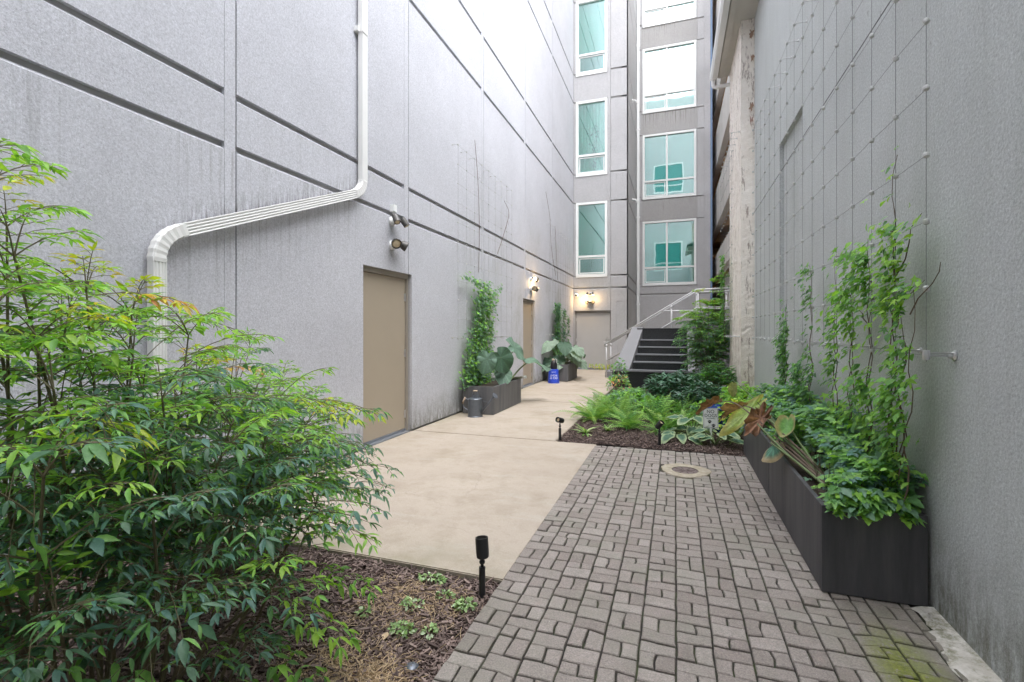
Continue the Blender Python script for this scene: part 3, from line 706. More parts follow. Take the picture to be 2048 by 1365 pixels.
# ================================================================== WALL FITTINGS
# big white downspout on the left wall
ds = T('downspout', (-3.42, 3.5, 3), 'white ribbed rectangular downspout running down and slanting across the left wall', 'downspout')
XW = -3.435
def ribbed(a, b, n=1, wd=.095, th=.062, end=0):
    a = Vector(a); b = Vector(b); d = (b - a).normalized(); nx = Vector((1, 0, 0)); s = d.cross(nx).normalized()
    prof = []; K = 17
    prof = [(-wd / 2, -th / 2), (wd / 2, -th / 2), (wd / 2, th / 2)]
    for i in range(1, K):
        prof.append((wd / 2 - wd * i / K, th / 2 - (.007 if i % 4 in (2, 3) else 0)))
    prof.append((-wd / 2, th / 2)); mb = MB(); k = len(prof)
    for p in (a, b): mb.v += [tuple(p + s * q[0] + nx * q[1]) for q in prof]
    mb.f = [(i, (i + 1) % k, k + (i + 1) % k, k + i) for i in range(k)] + [tuple(range(k))[::-1], tuple(range(k, 2 * k))]; mb.m = [0] * len(mb.f); return mb
TOP = (XW, 4.726, HT); E1 = Vector((XW, 4.71, 3.02)); E2 = Vector((XW, 2.40, 2.09))
build('pipe', ribbed(TOP, (XW, 4.726, 3.14)), M['pipe'], ds, bevel=.0)
build('pipe', ribbed(E1 + (E2 - E1) * .045, E2 - (E2 - E1) * .06), M['pipe'], ds)
build('pipe', ribbed((XW, 2.385, 1.93), (XW, 2.385, .06)), M['pipe'], ds)
def elbow(p0, p1, p2, name='elbow'):
    pts = []
    for i in range(15):
        t = i / 14; pts.append(Vector(p0) * (1 - t) ** 2 + Vector(p1) * 2 * t * (1 - t) + Vector(p2) * t * t)
    mb = MB(); mb.tube(pts, [(.066 if i % 2 else .059) for i in range(15)], 4, flat=.72, up=(1, 0, 0)) if False else None
    V = []; o = 0
    for i, p in enumerate(pts):
        d = (pts[min(i + 1, 14)] - pts[max(i - 1, 0)]).normalized(); nx = Vector((1, 0, 0)); s = d.cross(nx).normalized(); g = 1.07 if i % 2 else 1.0
        for a, b_ in [(-1, -1), (1, -1), (1.0, .6), (.8, 1), (-.8, 1), (-1, .6)]: mb.v.append(tuple(p + s * (a * .048 * g) + nx * (b_ * .032 * g)))
    for i in range(14):
        for j in range(6): mb.f.append((i * 6 + j, i * 6 + (j + 1) % 6, i * 6 + 6 + (j + 1) % 6, i * 6 + 6 + j)); mb.m.append(0)
    build(name, mb, M['pipe'], ds)
elbow((XW, 4.726, 3.16), (XW, 4.726, 3.04), E1 + (E2 - E1) * .06)
elbow(E2 - (E2 - E1) * .08, (XW, 2.385, 2.09), (XW, 2.385, 1.9))
for z in (4.86, 9.0): build('strap', MB().box(-3.499, -3.400, 4.672, 4.780, z, z + .012), M['pipe'], ds)
build('bracket', MB().box(-3.499, -3.44, 4.64, 4.675, 4.86, 4.92), M['pipe'], ds)

# security lights
def head_cyl(t, p, d, r=.042, L=.12, lit=False, mat='bronze'):
    p = Vector(p); d = Vector(d).normalized()
    h = build('lamp_head', MB().lathe(p, [(r * .5, -L * .5), (r * .92, -L * .45), (r, 0), (r, L * .5), (r * .9, L * .5), (r * .86, L * .42), (.001, L * .42)], 14, axis=d), M[mat], t, smooth=False)
    build('lens', MB().lathe(p + d * L * .43, [(r * .82, 0), (r * .6, .012), (.001, .016)], 14, axis=d), M['lit'] if lit else M['lampglass'], h)
def head_dome(t, p, d, r=.065, lit=False, mat='bronze'):
    p = Vector(p); d = Vector(d).normalized()
    h = build('lamp_head', MB().lathe(p, [(.02, -r * 1.2), (r * .55, -r * .95), (r * .86, -r * .4), (r, .02), (r * 1.02, .035), (r * .93, .035), (r * .9, .01), (.001, .01)], 16, axis=d), M[mat], t, smooth=True)
    build('lens', MB().lathe(p + d * .012, [(r * .88, 0), (r * .7, .018), (.001, .028)], 16, axis=d), M['lit'] if lit else M['lampglass'], h)
def light_fix(loc, n, up, lab, kind, lit=False, g='security lights over the doors', sensor=True):
    """n = outward normal, side vector s"""
    n = Vector(n); s = Vector((0, 0, 1)).cross(n); c = Vector(loc)
    t = T('security_light', loc, lab, 'security light', g)
    build('backplate', MB().lathe(c, [(.062, 0), (.062, .02), (.045, .04), (.03, .065), (.001, .066)], 18, axis=n), M['white'], t, smooth=False)
    mb = MB()
    for k in (-1, 1): mb.tube([c + n * .05, c + n * .09 + s * k * .03, c + n * .12 + s * k * .075], .012, 8)
    build('arm', mb, M['bronze'], t, smooth=True)
    for k in (-1, 1):
        p = c + n * .13 + s * k * .10
        if kind == 'cyl': head_cyl(t, p, n * .5 + s * k * .25 + Vector((0, 0, -.8)), lit=lit)
        else: head_dome(t, p, n * .55 + s * k * .5 + Vector((0, 0, -.35)), lit=lit)
    if sensor: build('motion_sensor', MB().lathe(c + n * .09 + Vector((0, 0, -.0)), [(.028, -.04), (.036, -.01), (.034, .03), (.015, .045)], 12, axis=n + Vector((0, 0, -.4))), M['bronze'], t, smooth=True)
    return t
X0 = -3.499
t1 = light_fix((X0, 5.42, 2.84), (1, 0, 0), 1, 'unlit twin cylinder security light under a conduit box, above the nearest tan door', 'cyl')
build('conduit', MB().tube([(X0 + .03, 5.42, 2.9), (X0 + .03, 5.42, 2.96)], .012, 8).box(X0, X0 + .06, 5.385, 5.455, 2.96, 3.05), M['white'], t1)
light_fix((X0, 5.42, 2.53), (1, 0, 0), 1, 'unlit security light with two round flood heads just above the nearest tan door', 'dome')
light_fix((X0, 11.78, 2.72), (1, 0, 0), 1, 'lit warm security light above the farther tan door, upper of the pair', 'dome', lit=True)
light_fix((X0, 11.78, 2.48), (1, 0, 0), 1, 'unlit security light just above the farther tan door, under the lit one', 'dome')
light_fix((-2.886, YA - .001, 2.72), (0, -1, 0), 1, 'lit twin security light above the grey end door, upper of the pair', 'cyl', lit=True)
light_fix((-2.886, YA - .001, 2.42), (0, -1, 0), 1, 'unlit brown twin flood light directly above the grey end door', 'dome')
for p, e in (((-3.22, 11.92, 2.60), 3), ((-3.10, YA - .22, 2.52), 2.6), ((-2.70, YA - .22, 2.52), 1.0)):
    l = bpy.data.lights.new('lamp', 'POINT'); l.energy = e; l.color = (1, .66, .30); l.shadow_soft_size = .04; o = bpy.data.objects.new('lamp', l); o.location = p; COL.objects.link(o)
def camera_dome(loc, n, lab):
    t = T('security_camera', loc, lab, 'camera'); c = Vector(loc); n = Vector(n)
    build('housing', MB().lathe(c, [(.075, 0), (.075, .03), (.068, .05), (.07, .08), (.05, .10), (.04, .095), (.001, .09)], 18, axis=n + Vector((0, 0, -.25))), M['white'], t, smooth=True)
    build('lens', MB().lathe(c + n * .085 + Vector((0, 0, -.02)), [(.042, 0), (.03, .025), (.001, .034)], 14, axis=n + Vector((0, 0, -.25))), M['ink'], t, smooth=True)
camera_dome((-3.396, YA - .001, 2.70), (0, -1, 0), 'white dome security camera left of the lights above the grey end door')
for i, (z, lab) in enumerate(((10.35, 'small white vent hood high on the far corner wall, upper one'), (6.5, 'small white vent hood on the far corner wall at second floor level, lower one'))):
    t = T('vent_hood', (-1.569, 19.2, z), lab, 'vent', 'small vent hoods on the corner wall')
    build('flange', MB().lathe((-1.57, 19.2, z), [(.07, 0), (.07, .02), (.03, .025)], 12, axis=(1, 0, 0)), M['white'], t)
    build('spout', MB().tube([(-1.55, 19.2, z), (-1.47, 19.2, z), (-1.42, 19.2, z - .05), (-1.41, 19.2, z - .13)], .03, 8), M['white'], t, smooth=True)

# ------------------------------------------------------------------ cable trellises
def trellis(P, a0, na, sp, z0, nz, zs, off, lab, rows_near=True, knot=.011, wire=.0015, nsep=999, skip=None):
    """P maps (a,z,d); d negative = proud of the wall"""
    t = T('cable_trellis', P(a0, z0, -off), lab, 'trellis', 'steel cable trellises on the walls')
    zt = z0 + (nz - 1) * zs
    for i in range(na):
        a = a0 + i * sp; build('vertical_cable', MB().tube([P(a, z0 - .03, -off), P(a, zt + .02, -off)], wire, 5), M['cable'], t)
    for j in range(nz):
        z = z0 + j * zs; pts = [P(a0 + i * sp, z + .004 * math.sin(i * 2.1 + j), -off + .003) for i in range(na)]
        build('horizontal_cable', MB().tube(pts, wire * .9, 5), M['cable'], t)
    kb_ = bpy.data.meshes.new('clamp'); m0 = MB().lathe((0, 0, 0), [(.35 * knot, -knot), (.9 * knot, -knot * .7), (knot, 0), (.9 * knot, knot * .7), (.35 * knot, knot)], 8)
    kb_.from_pydata(m0.v, [], m0.f); kb_.materials.append(M['knot']); b = base(t); n = 0
    for i in range(na):
        for j in range(nz):
            o = bpy.data.objects.new('clamp', kb_); p = P(a0 + i * sp, z0 + j * zs, -off); o.location = (p[0] - b[0], p[1] - b[1], p[2] - b[2]); o.rotation_euler = (rnd.uniform(-.4, .4), rnd.uniform(-.4, .4), 0); link(o, t)
    mb = MB()
    for i in range(na):
        a = a0 + i * sp
        for z in (z0, zt):
            mb = MB(); mb.tube([P(a, z + .012, -off - .012), P(a, z + .012, 0)], .0035, 6)
            c = Vector(P(a, z + .012, 0)); ax = Vector(P(a, z, -1)) - Vector(P(a, z, 0))
            mb.lathe(c, [(.017, 0), (.017, .004), (.008, .009), (.006, .02)], 12, axis=ax); build('standoff', mb, M['steel'], t)
    return t
PRR = PL('R', 1.24)
trellis(PRR, 2.785, 17, .333, 1.30, 11, .317, .113, 'large steel cable trellis with round clamps on the grey right wall', knot=.0145, wire=.0013)
trellis(PL('R', 1.04), 8.98, 8, .30, 1.30, 12, .317, .12, 'steel cable trellis in front of the old white brick wall', knot=.011)
trellis(PL('L', -3.5), 7.215, 9, .345, 1.28, 11, .320, .11, 'steel cable trellis on the left wall behind the nearer planter', knot=.012)
trellis(PL('L', -3.5), 13.35, 9, .345, 1.28, 11, .320, .11, 'steel cable trellis on the left wall behind the farther planter', knot=.012)
tc = build('anchor_cable', MB().tube([(1.2, 2.2, 3.37), (1.2, 8.7, 3.30)], .0035, 6), M['cable']); tag(tc, 'single dark wire stretched along the right wall above head height', 'wire')
# two close stand-off anchors at the near end of the right trellis
an = T('wall_anchor', (1.239, 2.62, 1.31), 'round steel wall anchor nearest the camera on the grey right wall, with its rod', 'wall anchor')
build('flange', MB().lathe((1.239, 2.79, 1.30), [(.024, 0), (.024, .006), (.012, .012), (.010, .03)], 16, axis=(-1, 0, 0)), M['steel'], an)
build('rod', MB().tube([(1.235, 2.79, 1.30), (1.125, 2.79, 1.30)], .005, 8).lathe((1.127, 2.785, 1.28), [(.014, 0), (.016, .02), (.014, .045)], 10), M['steel'], an)

# ================================================================== BLACK STEPPED BLOCK AND STAIR
ss = T('stone_steps', (-.6, 12.3, 0), 'black granite steps between grey sloping side walls behind the planting bed', 'steps')
ZP = .43; YF = 12.3; Y0 = YF + .40
build('plinth', MB().box(-1.5, .62, YF, 13.0, -.05, ZP - .04), M['granite'], ss)
build('ledge', MB().box(-1.55, .67, YF - .03, YF + .22, ZP - .04, ZP), M['granite_edge'], ss)
NS = 5; run = .27; rise = .185
for k in range(NS):
    y = Y0 + run * k; z = ZP + rise * k; last = k == NS - 1; top = z + (rise if not last else .305)
    build('step', MB().box(-1.30 if k < 3 else -1.0, .295, y, y + (run + .02 if not last else .3), z, top - .03), M['granite'], ss)
    build('nosing', MB().box(-1.30 if k < 3 else -1.0, .295, y - .018, y + (run - .02 if not last else .3), top - .03, top), M['granite_edge'] if not last else M['granite'], ss)
yt = Y0 + run * (NS - 1) + .3; zt = ZP + rise * (NS - 1) + .305
ys = Y0 - run - .10; ye = yt - .22
for (p0, p1, p2, p3) in ((-1.50, -1.085, -.84, -1.13), (.302, .47, .47, .302)):
    build('side_wall', MB().hexa([(p0, ys, ZP - .02), (p1, ys, ZP - .02), (p2, yt, ZP - .02), (p3 - .2 * (p0 < 0), yt, ZP - .02), (p0, ys, ZP + .01), (p1, ys, ZP + .01), (p2, ye, zt + .03), (p3, ye, zt + .03)]).hexa([(p3, ye, ZP + .3), (p2, ye, ZP + .3), (p2, yt, ZP + .3), (p3, yt, ZP + .3), (p3, ye, zt + .03), (p2, ye, zt + .03), (p2, yt, zt + .03), (p3, yt, zt + .03)]), M['cheek'], ss)
build('plinth', MB().box(.302, .62, YF + .23, yt, 0, ZP - .045), M['cheek'], ss)
build('back_wall', MB().box(-1.12, .5, yt + .01, yt + .2, 0, zt - .02), M['cheek'], ss)
st = T('staircase', (-.7, 15.1, 0), 'grey concrete stair rising to the right behind the black steps', 'staircase')
for k in range(9):
    build('step', MB().box(-2.0 + .28 * k, -2.0 + .28 * (k + 1), 14.62, 15.62, 0, .175 * (k + 1)), M['cheek'], st)
build('landing', MB().box(.521, 2.6, 14.62, 16.4, 1.4, 1.575), M['cheek'], st)
build('landing_wall', MB().box(.521, 1.85, 14.64, 14.8, 0, 1.39), M['cheek'], st)
for (y, lab) in ((14.60, 'front galvanised pipe railing of the stair, sloping up then level'), (15.64, 'rear galvanised pipe railing of the stair, behind the front one')):
    rl = T('railing', (-2.0, y, 0), lab, 'railing', 'pipe railings along the stair')
    r_ = .026
    build('handrail', MB().tube([(-2.02, y, .98), (.575, y, 2.575), (1.75, y, 2.60)], r_, 12), M['rail'], rl, smooth=True)
    build('mid_rail', MB().tube([(-1.96, y, .50), (.58, y, 2.06), (1.7, y, 2.08)], .019, 10), M['rail'], rl, smooth=True)
    for px in (-1.96, -.1, .62, 1.45):
        zz = .0 if px < -1.5 else (1.2 if px < .5 else 1.575); top = .98 + (px + 2.02) * .6147 if px < .575 else 2.58
        build('post', MB().tube([(px, y, zz), (px, y, top)], .022, 10), M['rail'], rl, smooth=True)
        build('collar', MB().tube([(px, y, top - .09), (px, y, top - .03)], .033, 10), M['rail'], rl, smooth=True)
    if y < 15: build('level_rail', MB().tube([(-.43, y, 1.98), (.55, y, 1.98)], .02, 10), M['rail'], rl, smooth=True)
#PART2
# ================================================================== FOLIAGE TOOLS
def grid_leaf(outline, fold=.12, droop=.18, seg=None):
    """leaf from half-widths along its length: outline = [(t, half width)], returns verts, faces; length 1 along +Y"""
    V = []; F = []
    for (t, wd) in outline:
        z = -droop * t * t; V += [(-wd, t, z + fold * wd), (0, t, z), (wd, t, z + fold * wd)]
    for i in range(len(outline) - 1):
        a = 3 * i; F += [(a, a + 1, a + 4, a + 3), (a + 1, a + 2, a + 5, a + 4)]
    return V, F
LT = {
    'lance': grid_leaf([(0, .01), (.16, .10), (.42, .165), (.7, .105), (1, .0)], .45, .14),
    'lance2': grid_leaf([(0, .01), (.2, .10), (.45, .13), (.75, .08), (1, .0)], .5, .30),
    'oval': grid_leaf([(0, .02), (.12, .22), (.4, .36), (.72, .24), (1, .0)], .3, .2),
    'strap': grid_leaf([(0, .035), (.3, .05), (.6, .045), (.85, .03), (1, 0)], .3, .5),
    'tiny': ([(0, 0, 0), (.3, .5, .06), (0, 1, -.1), (-.3, .5, .06)], [(0, 1, 2, 3)]),
}
def palm_leaf(lobes=5, depth=.55, spread=1.9):
    V = [(0, 0.12, 0)]; n = lobes
    V.append((0, 0, .0))
    for k in range(n):
        a = -spread + 2 * spread * k / (n - 1); L = 1 - .35 * abs(k - (n - 1) / 2) / ((n - 1) / 2)
        if k: am = a - spread / (n - 1); V.append((math.sin(am) * depth * .62, .12 + math.cos(am) * depth * .62, .03))
        for da, rr in ((-.17, .66), (0, 1), (.17, .66)):
            V.append((math.sin(a + da) * L * rr, .12 + math.cos(a + da) * L * rr * .9, -.12 * rr * L))
    F = [(0, i, i + 1) for i in range(1, len(V) - 1)] + [(0, len(V) - 1, 1)]
    return V, F
LT['palm'] = palm_leaf(); LT['ivy'] = palm_leaf(5, .95, 1.7)
LT['serrate'] = ([(0, 0, 0), (.20, .10, .02), (.17, .2, .02), (.34, .32, .03), (.27, .42, .03), (.33, .56, .02), (.20, .66, .0), (.18, .78, -.03), (0, 1, -.14),
                  (-.18, .78, -.03), (-.20, .66, .0), (-.33, .56, .02), (-.27, .42, .03), (-.34, .32, .03), (-.17, .2, .02), (-.20, .10, .02), (0, .5, -.02)],
                 [(16, i, i + 1) for i in range(0, 15)] + [(16, 15, 0)])
def frond(n=15, curl=.75):
    V = []; F = []
    def C(t): return Vector((0, math.sin(t * curl * 1.6) / (curl * 1.6), (1 - math.cos(t * curl * 1.6)) / (curl * 1.6) * -1))
    for i in range(n):
        t = .12 + .88 * i / n; p = C(t); q = C(t + .022); wd = .155 * math.sin(math.pi * min(1, (t + .06)) ** .8) ** .8 + .012
        for s in (-1, 1):
            o = len(V); e = p + Vector((s * wd, wd * .35, -wd * .25)); m = p + Vector((s * wd * .5, wd * .17 + .012, -wd * .06)); 
            V += [tuple(p), tuple(q), tuple(m), tuple(e), tuple(p + Vector((s * wd * .5, wd * .17 - .008, -wd * .10)))]; F += [(o, o + 1, o + 2, o + 4), (o + 4, o + 2, o + 3)]
    o = len(V)
    for i in range(9):
        p = C(i / 8); V += [(-.006, p.y, p.z), (.006, p.y, p.z + .002)]
    F += [(o + 2 * i, o + 2 * i + 1, o + 2 * i + 3, o + 2 * i + 2) for i in range(8)]
    return V, F
LT['frond'] = frond(); LT['frond2'] = frond(13, .45)

GREENS = [(.085, .19, .10), (.12, .28, .095), (.075, .17, .10), (.18, .39, .09), (.26, .49, .08), (.10, .215, .185), (.29, .48, .06), (.47, .53, .05), (.56, .45, .06), (.56, .26, .12), (.16, .29, .20)]  # the bluish entry puts a cool leaf shine into the colour
MESHC = {}
class Fol:
    def __init__(s): s.it = []
    def put(s, k, p, y, n, l, w=1., c=0, cz=1.):
        y = Vector(y).normalized(); n = Vector(n); n = n - y * n.dot(y)
        if n.length < 1e-4: n = y.orthogonal()
        n.normalize(); x = y.cross(n)
        s.it.append((k, (tuple(x * l * w), tuple(y * l), tuple(n * l * cz), tuple(p)), c, l))
    def build(s, name, parent, mat='leaf', sep=0, pal=GREENS, jit=.22, sd=1, part='leaf'):
        r = np.random.default_rng(sd); it = s.it; b = base(parent)
        def key(i):
            p = i[1][3]; d = p[1] * .9469 - p[0] * .3216; q = p[0] * .9469 + p[1] * .3216
            if d < .2: return 99
            u = 1024 + 960 * q / d; v = 661 - 960 * (p[2] - 1.42) / d
            return d / i[3] + (0 if (-30 < u < 2080 and -20 < v < 1385) else 400)
        near = []
        if sep:
            it = sorted(it, key=key); near, it = it[:sep], it[sep:]
        for k, (x, y, z, p), c, l in near:
            mk = (k, c, mat, id(pal))
            if mk not in MESHC:
                me = bpy.data.meshes.new(part); V, F = LT[k]; me.from_pydata(V, [], F); me.materials.append(M[mat])
                a = me.attributes.new('tint', 'FLOAT_COLOR', 'POINT'); a.data.foreach_set('color', np.tile(np.array([*pal[c], 1], dtype=np.float32), len(V))); me.shade_smooth(); MESHC[mk] = me
            o = bpy.data.objects.new(part, MESHC[mk]); link(o, parent)
            o.matrix_local = Matrix(((x[0], y[0], z[0], p[0] - b[0]), (x[1], y[1], z[1], p[1] - b[1]), (x[2], y[2], z[2], p[2] - b[2]), (0, 0, 0, 1)))
        if not it: return None
        groups = {}
        for i in it: groups.setdefault(i[0], []).append(i)
        VV = []; LI = []; LS = []; TT = []; off = 0
        for k, g in groups.items():
            V, F = LT[k]; V = np.array(V); A = np.array([i[1][:3] for i in g]); Pn = np.array([i[1][3] for i in g])
            W = np.einsum('vk,nkc->nvc', V, A) + Pn[:, None, :] - np.array(b); nv = len(V)
            cc = np.array([pal[i[2]] for i in g]) * (1 + r.uniform(-jit, jit, (len(g), 1))); cc = np.concatenate([cc, np.ones((len(g), 1))], 1)
            VV.append(W.reshape(-1, 3)); TT.append(np.repeat(cc, nv, 0))
            fl = np.concatenate([np.array(f) for f in F]); ls = np.array([len(f) for f in F])
            LI.append((fl[None, :] + (off + np.arange(len(g)) * nv)[:, None]).ravel()); LS.append(np.tile(ls, len(g))); off += nv * len(g)
        VV = np.concatenate(VV); LI = np.concatenate(LI); LS = np.concatenate(LS); TT = np.concatenate(TT)
        me = bpy.data.meshes.new(name); me.vertices.add(len(VV)); me.vertices.foreach_set('co', VV.astype(np.float32).ravel())
        me.loops.add(len(LI)); me.loops.foreach_set('vertex_index', LI.astype(np.int32)); me.polygons.add(len(LS))
        st = np.concatenate([[0], np.cumsum(LS)[:-1]]); me.polygons.foreach_set('loop_start', st.astype(np.int32)); me.polygons.foreach_set('loop_total', LS.astype(np.int32))
        me.update(calc_edges=True); me.materials.append(M[mat])
        a = me.attributes.new('tint', 'FLOAT_COLOR', 'POINT'); a.data.foreach_set('color', TT.astype(np.float32).ravel()); me.shade_smooth()
        o = link(bpy.data.objects.new(name, me), parent); o['kind'] = 'stuff'
        return o
Z = Vector((0, 0, 1))
def rv(r, s=1.): return Vector((r.gauss(0, s), r.gauss(0, s), r.gauss(0, s)))

def compound(r, F, W, p, d, L, cols, ls=.05, tw=.0022, nodes=5, kinds=('lance', 'lance2')):
    """a twice divided leaf: arching rachis, side branches in pairs, leaflets in threes and fives"""
    d = Vector(d).normalized(); side = d.cross(Z); side = side.normalized() if side.length > .1 else Vector((1, 0, 0)); up = side.cross(d).normalized()
    C = lambda t: Vector(p) + d * (t * L) - Z * (.38 * L * t * t)
    pts = [C(i / 6) for i in range(7)]; W.tube(pts, [tw * (1.2 - .7 * i / 6) for i in range(7)], 3, cap=False)
    ts = [.30 + .70 * (i / nodes) for i in range(nodes + 1)]
    def leaflet(q, dd, l):
        dd = (dd + rv(r, .16)).normalized(); n = (Z * 1.0 + up * .5 + rv(r, .33))
        F.put(r.choice(kinds), q, dd - Z * r.uniform(.0, .35), n, l * r.uniform(.55, 1.3), r.uniform(.7, 1.25), r.choice(cols))
    for i, t in enumerate(ts):
        q = C(t); td = (C(min(1, t + .05)) - C(t - .05)).normalized()
        if i == nodes:
            for a in (-.75, 0, .75): leaflet(q, td * math.cos(a) + side * math.sin(a), ls * (1.1 if a == 0 else .9))
            continue
        bl = L * .36 * (1 - .62 * t)
        for s in (-1, 1):
            if r.random() < .06: continue
            a = r.uniform(.75, 1.1); bd = (td * math.cos(a) + side * s * math.sin(a) + rv(r, .07)).normalized()
            e = q + bd * bl - Z * bl * .22; W.tube([q, q + bd * bl * .55 - Z * bl * .05, e], tw * .5, 3, cap=False)
            s2 = bd.cross(Z).normalized()
            for f in ((.5,) if bl < .1 else (.38, .7)):
                m = q + bd * bl * f - Z * bl * .22 * f * f
                for s3 in (-1, 1): leaflet(m, bd * .45 + s2 * s3 * .9, ls * .85)
            for a2 in (-.8, 0, .8): leaflet(e, bd * math.cos(a2) + s2 * math.sin(a2) - Z * .15, ls * (1.1 if a2 == 0 else .85))

def nandina(name, lab, loc, canes, sd, L=.40, ls=.05, per=7, low=.35, dark=(0, 1, 2, 5, 10), top=(3, 4, 6), tip=(6, 7, 8, 9), sep=0, cane_r=.007, extra=None, mat='leaf', group=None, fill=(), thin=0):
    r = random.Random(sd); t = T(name, loc, lab, 'shrub', group); F = Fol(); W = MB()
    for ci, (b0, tp, hue) in enumerate(canes):
        b0 = Vector(b0); tp = Vector(tp); mid = b0.lerp(tp, .5) + Vector((r.gauss(0, .04), r.gauss(0, .04), .05)); pts = bez([b0, mid, tp], 5)
        k = len(pts); W.tube(pts, [cane_r * (1.15 - .75 * i / (k - 1)) for i in range(k)], 6)
        a0 = r.uniform(0, 6.28)
        for i in range(per):
            f = low + (1 - low) * (i + .5) / per; q = pts[min(k - 1, int(f * (k - 1) + .5))]; a0 += 2.4 + r.gauss(0, .25)
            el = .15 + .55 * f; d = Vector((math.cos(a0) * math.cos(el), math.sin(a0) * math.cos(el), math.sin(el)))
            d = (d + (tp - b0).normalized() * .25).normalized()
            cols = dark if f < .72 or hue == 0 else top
            if thin and q.z < thin and r.random() < .6: continue
            compound(r, F, W, q, d, L * (1.1 - .35 * f) * r.uniform(.8, 1.15), cols, ls * r.uniform(.85, 1.15), tw=cane_r * .33)
        cols = {0: top, 1: top, 2: (7, 7, 6, 8), 3: (7, 8, 7, 9)}[hue]
        for q in range(3 if hue else 2):
            d = Vector((r.gauss(0, .45), r.gauss(0, .45), 1)).normalized(); compound(r, F, W, pts[-1], d, L * .62, cols, ls * .85, tw=cane_r * .3, nodes=3)
    for (fx, fy, fz, ax, ay, az, n) in fill:
        for q in range(n):
            v = rv(r).normalized() * (r.random() ** .4); p = Vector((fx + ax * v.x, fy + ay * v.y, fz + az * v.z))
            if thin and p.z < thin + .08 and r.random() < .75: continue
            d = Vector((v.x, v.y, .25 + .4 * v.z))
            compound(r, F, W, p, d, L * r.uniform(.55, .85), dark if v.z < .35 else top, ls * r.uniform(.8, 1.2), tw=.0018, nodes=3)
    for (p, d, l, s_, cols) in (extra or []): compound(r, F, W, p, d, l, cols, s_, tw=.0022)
    build('stem', W, M['stem'], t, normals=False)['kind'] = 'stuff'
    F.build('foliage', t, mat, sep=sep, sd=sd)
    return t

# ================================================================== FOREGROUND SHRUB
r = random.Random(21); canes = []
tops = [((-1.74, .66, 1.80), 2), ((-2.0, .85, 1.84), 2), ((-1.70, .80, 1.62), 1), ((-1.95, .90, 1.74), 2), ((-1.86, .74, 1.64), 3), ((-1.86, 1.06, 1.55), 2), ((-1.92, 1.24, 1.48), 2), ((-1.84, 1.40, 1.40), 1), ((-2.05, 1.60, 1.22), 3), ((-2.2, 1.2, 1.48), 1),
        ((-1.75, 1.62, 1.10), 1), ((-1.62, 1.05, 1.34), 1), ((-1.60, .80, 1.40), 2), ((-1.5, 1.30, 1.08), 0), ((-1.62, 1.80, .98), 2), ((-1.50, 1.66, .84), 1), ((-1.42, 1.00, 1.22), 0),
        ((-1.38, .72, 1.28), 0), ((-1.38, 1.32, .98), 0), ((-1.32, 1.52, .74), 1), ((-1.28, 1.15, .86), 0), ((-1.26, .86, 1.02), 0), ((-1.22, .62, 1.12), 0), ((-2.2, .8, 1.45), 0), ((-2.3, 1.6, 1.12), 0),
        ((-2.1, 1.85, 1.02), 0), ((-1.9, 1.95, .95), 1), ((-1.8, 1.2, 1.2), 0), ((-1.95, .55, 1.5), 1), ((-1.25, .66, .80), 0), ((-1.45, .62, 1.45), 1), ((-1.22, 1.30, .62), 1)]
for tp, h in tops:
    bx = -1.85 + (tp[0] + 1.75) * .35 + r.gauss(0, .05); by = 1.12 + (tp[1] - 1.15) * .4 + r.gauss(0, .05); canes.append(((bx, by, -.03), tp, h))
ex = [((-1.45, 1.40, .85), (.6, .8, .1), .34, .052, (4, 6, 4, 3)), ((-1.42, 1.45, .7), (.8, .6, .0), .34, .052, (4, 3, 4)), ((-1.38, 1.3, .5), (.9, .45, -.2), .32, .055, (4, 3, 6)),
      ((-1.45, 1.0, .55), (.75, .25, -.35), .34, .06, (3, 4, 1)), ((-1.4, .85, .55), (.75, .1, -.45), .32, .06, (1, 3, 4)), ((-1.35, .75, .72), (.6, -.1, -.35), .3, .06, (0, 1, 3)),
      ((-1.62, 1.72, 1.10), (.55, .8, .12), .40, .05, (7, 6, 4)), ((-1.60, 1.55, 1.15), (.75, .65, .05), .36, .05, (7, 7, 6)), ((-1.5, .7, 1.22), (.8, .3, .15), .30, .055, (7, 6, 7)),
      ((-1.92, 1.24, 1.46), (.3, .9, .25), .40, .05, (6, 4)), ((-1.86, 1.06, 1.53), (.5, .7, .3), .3, .05, (8, 9, 7)), ((-2.05, 1.60, 1.20), (.4, .8, .5), .3, .035, (9, 8, 9)), ((-1.42, 1.2, .40), (.7, .5, -.2), .32, .055, (3, 4, 1)), ((-1.45, 1.5, .5), (.7, .7, -.1), .34, .052, (4, 3, 4))]
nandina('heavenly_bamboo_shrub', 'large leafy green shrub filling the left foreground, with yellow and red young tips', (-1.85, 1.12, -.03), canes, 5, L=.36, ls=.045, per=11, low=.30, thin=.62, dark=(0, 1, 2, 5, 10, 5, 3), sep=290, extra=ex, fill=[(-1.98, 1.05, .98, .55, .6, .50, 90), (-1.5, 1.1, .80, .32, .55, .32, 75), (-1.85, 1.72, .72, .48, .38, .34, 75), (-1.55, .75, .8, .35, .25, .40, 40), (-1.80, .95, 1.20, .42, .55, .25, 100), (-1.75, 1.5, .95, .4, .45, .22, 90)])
canes = [((-2.5 + r.gauss(0, .06), 2.05 + r.gauss(0, .06), -.02), (x, y, z), h) for (x, y, z, h) in [(-2.35, 2.1, 1.25, 0), (-2.2, 2.25, 1.12, 1), (-2.05, 2.3, .98, 0), (-2.5, 2.3, 1.3, 1), (-2.65, 2.0, 1.3, 0), (-2.1, 2.05, .85, 0), (-2.25, 1.9, 1.05, 0), (-2.0, 2.35, .7, 1), (-2.4, 2.38, .9, 0), (-2.1, 2.2, .5, 1)]]
